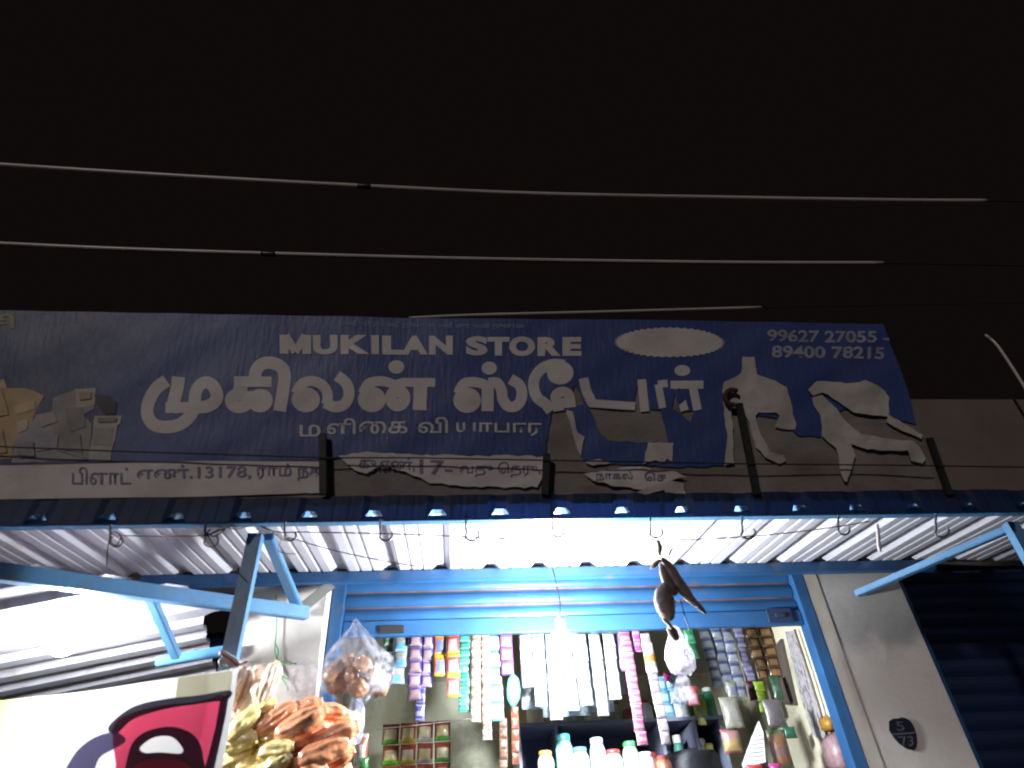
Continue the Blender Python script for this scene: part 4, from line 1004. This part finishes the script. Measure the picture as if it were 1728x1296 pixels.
nt.links.new(b.outputs['BSDF'], ms.inputs[1]); nt.links.new(tr.outputs['BSDF'], ms.inputs[2]); nt.links.new(ms.outputs['Shader'], nt.nodes['Material Output'].inputs['Surface'])
pprint('sheet', [(-160, 1208), (0, 1185), (200, 1157), (402, 1127), (396, 1170), (384, 1235), (370, 1310), (354, 1400), (-200, 1400)], YW, 0)
BK = pmat('black_print', (.05, .05, .075)); RD = pmat('red_print', (.80, .08, .17)); CRM = pmat('cream_print', (.60, .57, .42)); BV = pmat('violet_black_print', (.12, .11, .22))
pprint('cream_band', [(300, 1143), (393, 1130), (388, 1164), (330, 1173), (295, 1180)], CRM, .0012)
pprint('red_letter', sm([(192, 1228), (222, 1204), (275, 1190), (335, 1182), (378, 1174), (370, 1240), (354, 1300), (340, 1345), (210, 1345), (198, 1290)]), RD, .0014, [sm([(238, 1262), (260, 1245), (288, 1243), (306, 1260), (304, 1271), (272, 1270), (246, 1271)])])
pprint('letter_outline', sm([(184, 1226), (222, 1194), (275, 1180), (335, 1172), (386, 1164), (384, 1178), (336, 1186), (280, 1196), (226, 1214), (196, 1240)]), BK, .0020)
pprint('black_border', [(386, 1168), (380, 1204), (366, 1270), (352, 1335), (333, 1335), (350, 1275), (362, 1225), (370, 1180)], BK, .0022)
pprint('letter_ring', sm([(220, 1268), (242, 1238), (288, 1226), (326, 1240), (341, 1275), (334, 1318), (225, 1318)]), BK, .0026, [sm([(238, 1262), (260, 1245), (288, 1243), (306, 1260), (304, 1271), (272, 1270), (246, 1271)])])
pprint('letter_foot', sm([(234, 1290), (280, 1282), (316, 1290), (326, 1325), (232, 1325)]), RD, .0032)
pprint('letter_curve', sm([(108, 1318), (126, 1274), (158, 1246), (196, 1236), (214, 1250), (196, 1264), (170, 1280), (152, 1318)]), BV, .0024)
bm = bmesh.new()
pts = [(392, 1128), (380, 1112), (372, 1118), (378, 1128), (390, 1122), (402, 1120), (372, 1100)]
tube(bm, smooth_line([aty(u, v, PY - .01) for u, v in pts], 5), lambda t: .007 + .004 * math.sin(t * 9), 8); mesh_obj('tie_knot', bm, VINYL_W, po, True)
bm = bmesh.new(); tube(bm, smooth_line([aty(u, v, PY - .02) for u, v in ((372, 1103), (388, 1112), (400, 1122), (418, 1116))], 5), .0035, 6); mesh_obj('tie_string', bm, mat('red_string', (.5, .05, .1), .7), po, True)

# ------------------------------------------------------------------ shelf and goods at the back of the shop
sh = empty('shelf_unit', (0.9, 4.2, PL), 'dark shelving at the back of the shop below the sachet strips', 'shelf')
SHM = mat('dark_shelf_board', (.19, .21, .29), .5, var=.2, scale=6)
a = aty(872, 1226, 4.1); c = aty(1214, 1216, 4.1); zs = a.z
bm = bmesh.new(); box(bm, (a.x, 4.02, zs - .02), (c.x, 4.42, zs), bevel=.003); mesh_obj('shelf_board', bm, SHM, sh)
bm = bmesh.new(); box(bm, (a.x, 4.02, zs - .40), (c.x, 4.42, zs - .38), bevel=.003); mesh_obj('shelf_board', bm, SHM, sh)
bm = bmesh.new(); box(bm, (a.x, 4.425, PL), (c.x, 4.44, zs + .004)); mesh_obj('back_panel', bm, mat('blue_grey_panel', (.24, .27, .40), .6), sh)
for uu in (874, 936, 1110, 1166, 1210):
    x = aty(uu, 1230, 4.1).x
    bm = bmesh.new(); box(bm, (x - .009, 4.024, PL), (x + .009, 4.418, zs - .021)); mesh_obj('upright', bm, SHM, sh)
def jar(u, v, h, r, body, lid, label, Y=4.12, zbase=None):
    p = aty(u, v, Y); z0 = zs + .001 if zbase is None else zbase
    root = empty('jar', (p.x, Y, z0), label, 'jar', 'jars on the shelf')
    bm = bmesh.new(); lathe(bm, [(r * .9, 0), (r, .01), (r, h * .7), (r * .75, h * .84), (r * .7, h * .86)], (p.x, Y, z0), 18); mesh_obj('body', bm, body, root, True)
    bm = bmesh.new(); lathe(bm, [(r * .78, h * .862), (r * .8, h * .87), (r * .8, h * .98), (r * .7, h)], (p.x, Y, z0), 18); mesh_obj('lid', bm, lid, root, True)
J = lambda n, c: mat(n, c, .3, coat=.4, var=.2, scale=20)
jar(1200, 1200, .17, .035, J('green_bottle_glass', (.05, .25, .12)), J('white_cap', (.6, .6, .6)), 'green bottle standing at the right end of the shelf')
jar(1184, 1205, .13, .04, J('lime_jar', (.35, .4, .06)), J('green_cap', (.05, .3, .1)), 'lime yellow jar beside the green bottle')
jar(1150, 1205, .12, .045, J('pale_jar', (.55, .58, .6)), J('blue_cap', (.1, .3, .6)), 'pale jar with a blue lid on the shelf')
jar(1125, 1205, .14, .04, J('grey_green_jar', (.30, .38, .35)), J('white_cap', (.6, .6, .6)), 'grey green jar on the shelf left of the pale jar')
jar(1090, 1210, .11, .045, J('white_jar', (.62, .64, .62)), J('red_cap', (.5, .06, .05)), 'white jar with a red lid on the shelf')
jar(1000, 1210, .16, .05, J('white_jar', (.62, .64, .62)), J('white_cap', (.6, .6, .6)), 'large white jar on the shelf below the bulb')
jar(960, 1212, .15, .05, J('mint_jar', (.4, .6, .55)), J('teal_cap', (.05, .35, .35)), 'mint jar with a teal lid on the shelf')
jar(905, 1212, .14, .055, J('cream_jar', (.66, .6, .5)), J('orange_cap', (.6, .3, .08)), 'cream jar with an orange lid at the left shelf end')
z2 = zs - .379
lowp = [(955, .30, .035, J('aqua_bottle', (.3, .6, .6)), J('teal_cap', (.05, .35, .35)), 'tall aqua bottle in the lower shelf compartment'), (1030, .22, .05, J('white_jar', (.62, .64, .62)), J('green_cap', (.05, .3, .1)), 'white jar with a green lid in the lower compartment'),
        (1065, .24, .05, J('grey_white_jar', (.5, .52, .55)), J('white_cap', (.6, .6, .6)), 'grey white jar in the lower compartment'), (1100, .22, .045, J('orange_jar', (.5, .2, .08)), J('red_cap', (.5, .06, .05)), 'orange jar with a red lid in the lower compartment'),
        (1188, .28, .04, J('pale_glass_jar', (.35, .45, .42)), J('white_cap', (.6, .6, .6)), 'pale glass jar in the lower right compartment'), (985, .2, .045, J('pale_jar', (.55, .58, .6)), J('blue_cap', (.1, .3, .6)), 'pale jar with a blue lid in the lower compartment')]
for u, h, r, bd, ld, lab in lowp: jar(u, 1290, h, r, bd, ld, lab, 4.12, z2)
for u, h, r, bd, ld, lab in ((1128, .26, .03, J('grey_glass', (.3, .33, .36)), J('black_cap', (.04, .04, .05)), 'slim grey bottle in the lower compartment left of the black bag'), (1202, .25, .034, J('clear_green_jar', (.2, .4, .3)), J('yellow_cap', (.6, .5, .08)), 'green jar with a yellow lid at the lower right end'), (1150, .3, .03, J('dark_teal_jar', (.06, .22, .2)), J('white_cap', (.6, .6, .6)), 'dark teal bottle in the lower compartment behind the black bag')):
    jar(u, 1290, h, r, bd, ld, lab, 4.10, z2)
for k, (u, h, r, c, lc) in enumerate(((1062, .10, .035, (.5, .15, .1), (.6, .6, .6)), (1074, .15, .028, (.15, .3, .5), (.6, .1, .1)), (1108, .12, .03, (.55, .45, .15), (.1, .1, .12)), (1138, .15, .028, (.5, .3, .4), (.6, .6, .6)), (1168, .16, .026, (.3, .45, .5), (.1, .25, .5)), (1040, .13, .03, (.6, .6, .5), (.1, .4, .2)))):
    jar(u, 1210, h, r, J('shelf_jar_%s' % 'abcdef'[k], c), J('shelf_cap_%s' % 'abcdef'[k], lc), '%s on the shelf top behind the long strips' % ('short brick red jar with white lid', 'slim blue jar with red lid', 'mustard jar with black lid', 'slim mauve jar with white lid', 'slim grey blue jar with blue lid', 'cream jar with green lid')[k], 4.2)
packet('packet', (1176, 1196, 1190, 1224), 3.9, .03, [C(.55, .55, .1), C(.5, .5, .2), C(.6, .6, .3)], 'picture', 'yellow green packet in front of the lime jar', 'packet')
packet('packet', (1226, 1150, 1246, 1180), 3.75, .03, [C(.5, .5, .45), C(.5, .5, .45), C(.3, .35, .5)], 'picture', 'pale packet peeping between the blue strips and the beige packet', 'packet')
packet('packet', (1302, 1140, 1318, 1182), 3.8, .03, [C(.08, .2, .12), C(.1, .2, .1), C(.16, .28, .2)], 'band', 'dark green packet right of the lime green sachets', 'packet')
packet('packet', (1322, 1226, 1344, 1246), 3.7, .03, [C(.05, .25, .16), C(.1, .3, .2), C(.1, .3, .2)], 'band', 'small green packet over the brown and orange packet', 'packet')
zc = aty(1000, 1322, 3.72).z
ct = empty('shop_counter', (0.7, 3.72, PL), 'dark wooden counter just inside the shutter, below the lower jars', 'counter')
bm = bmesh.new(); box(bm, (0.05, 3.60, zc - .03), (1.55, 3.84, zc), bevel=.004); mesh_obj('top', bm, SHM, ct)
bm = bmesh.new(); box(bm, (0.08, 3.62, PL), (1.52, 3.82, zc - .0305), bevel=.004); mesh_obj('cabinet', bm, SHM, ct)
for u, v, r, c, lc, lab in ((950, 1240, .045, (.22, .5, .55), (.05, .35, .42), 'aqua jar with a teal lid on the counter'), (978, 1262, .045, (.6, .62, .64), (.1, .3, .6), 'white jar with a blue lid on the counter'), (1006, 1246, .042, (.5, .6, .58), (.6, .62, .62), 'tall pale mint jar with a white lid on the counter'),
                            (1034, 1266, .045, (.55, .58, .62), (.5, .06, .06), 'pale jar with a red lid on the counter'), (1061, 1252, .042, (.4, .55, .35), (.08, .4, .15), 'pale green jar with a green lid on the counter'), (1088, 1270, .042, (.45, .4, .6), (.6, .6, .62), 'lilac jar with a white lid on the counter'),
                            (920, 1268, .042, (.6, .5, .35), (.6, .3, .08), 'beige jar with an orange lid at the left of the counter'), (1118, 1276, .040, (.5, .2, .12), (.55, .08, .08), 'brick jar with a red lid near the black bag')):
    p = aty(u, v, 3.72)
    jar(u, v, p.z - zc, r, J('counter_jar_%d' % u, c), J('counter_cap_%d' % u, lc), lab, 3.72, zc + .001)
# ruled paper clipped in front of the goods
np_ = empty('ruled_paper', aty(1275, 1222, 3.5), 'white ruled paper sheet hanging below the lime green sachets', 'paper')
bm = bmesh.new(); quadplate(bm, [aty(u, v, 3.5) for u, v in ((1280, 1216), (1288, 1236), (1292, 1286), (1254, 1296), (1252, 1290), (1266, 1250))], (0, -1, 0), .002); mesh_obj('sheet', bm, mat('white_paper', (.72, .72, .72), .8, var=.04), np_)
bm = bmesh.new()
for k in range(7):
    v = 1240 + k * 7
    quadplate(bm, [aty(u, w, 3.4965) for u, w in ((1272 - k * 2, v + 2), (1288, v - 1), (1288, v + .6), (1272 - k * 2, v + 3.6))], (0, -1, 0), .0006)
mesh_obj('ruling', bm, mat('grey_ink', (.3, .3, .33), .8), np_)
packet('packet', (1262, 1290, 1290, 1320), 3.46, .04, [C(.6, .05, .06), C(.6, .1, .1), C(.5, .05, .1)], 'band', 'red packet under the ruled paper', 'packet')
packet('packet', (1300, 1288, 1322, 1318), 3.44, .04, [C(.62, .05, .3), C(.6, .1, .3), C(.5, .05, .3)], 'band', 'hot pink packet at the bottom right of the opening', 'packet')

# ------------------------------------------------------------------ notices on the right inner wall
WX = 1.905
def wall_plate(name, pl, m, label, cat, th=.006, off=.001):
    bm = bmesh.new(); quadplate(bm, [atx(u, v, WX - off) for u, v in pl], (-1, 0, 0), th)
    return tag(mesh_obj(name, bm, m), label, cat)
wall_plate('notice_board', [(1322, 1078), (1347, 1190), (1326, 1188), (1302, 1104)], mat('dark_brown_board', (.09, .07, .06), .6, var=.2), 'dark brown board on the right inner wall', 'board', .018)
wall_plate('calendar', [(1326, 1066), (1340, 1064), (1396, 1236), (1388, 1250), (1372, 1240), (1350, 1170)], mat('grey_printed_paper', (.36, .33, .34), .7, var=.3, scale=30, dirt=(.10, .09, .09), dirt_scale=22, dirt_lo=.52, dirt_hi=.6, stretch=(1, 3, 1)), 'long grey printed calendar sheets beside the brown board', 'calendar', .004)
bm = bmesh.new(); tube(bm, [atx(u, v, WX - .03) for u, v in ((1341, 1062), (1360, 1120), (1382, 1190), (1400, 1262))], .006, 8)
tag(mesh_obj('hanging_rod', bm, mat('dark_wood', (.10, .06, .05), .6)), 'thin dark rod hanging along the right inner wall', 'rod')
def side_packet(pl, cols, label, th):
    bm = bmesh.new(); P = [atx(u, v, WX - .03) for u, v in pl]; n = len(P)
    cen = sum(P, Vector()) / n; tip = bm.verts.new(cen + Vector((-th, 0, 0))); base = bm.verts.new(cen + Vector((.02, 0, 0)))
    vs = [bm.verts.new(p) for p in P]; mid = [bm.verts.new(cen.lerp(p, .6) + Vector((-th * .8, 0, 0))) for p in P]
    for i in range(n):
        j = (i + 1) % n; bm.faces.new((vs[i], vs[j], mid[j], mid[i])); bm.faces.new((mid[i], mid[j], tip)); bm.faces.new((vs[j], vs[i], base))
    bmesh.ops.recalc_face_normals(bm, faces=bm.faces[:])
    tag(mesh_obj('packet', bm, foil(cols), None, True), label, 'packet')
side_packet([(1384, 1210), (1396, 1206), (1406, 1218), (1408, 1232), (1394, 1238), (1388, 1226)], C(.62, .32, .05), 'orange packet hanging beside the right jamb', .03)
side_packet([(1394, 1238), (1410, 1234), (1424, 1260), (1436, 1300), (1412, 1310), (1396, 1280)], C(.58, .38, .40), 'pink packet below the orange one beside the right jamb', .05)
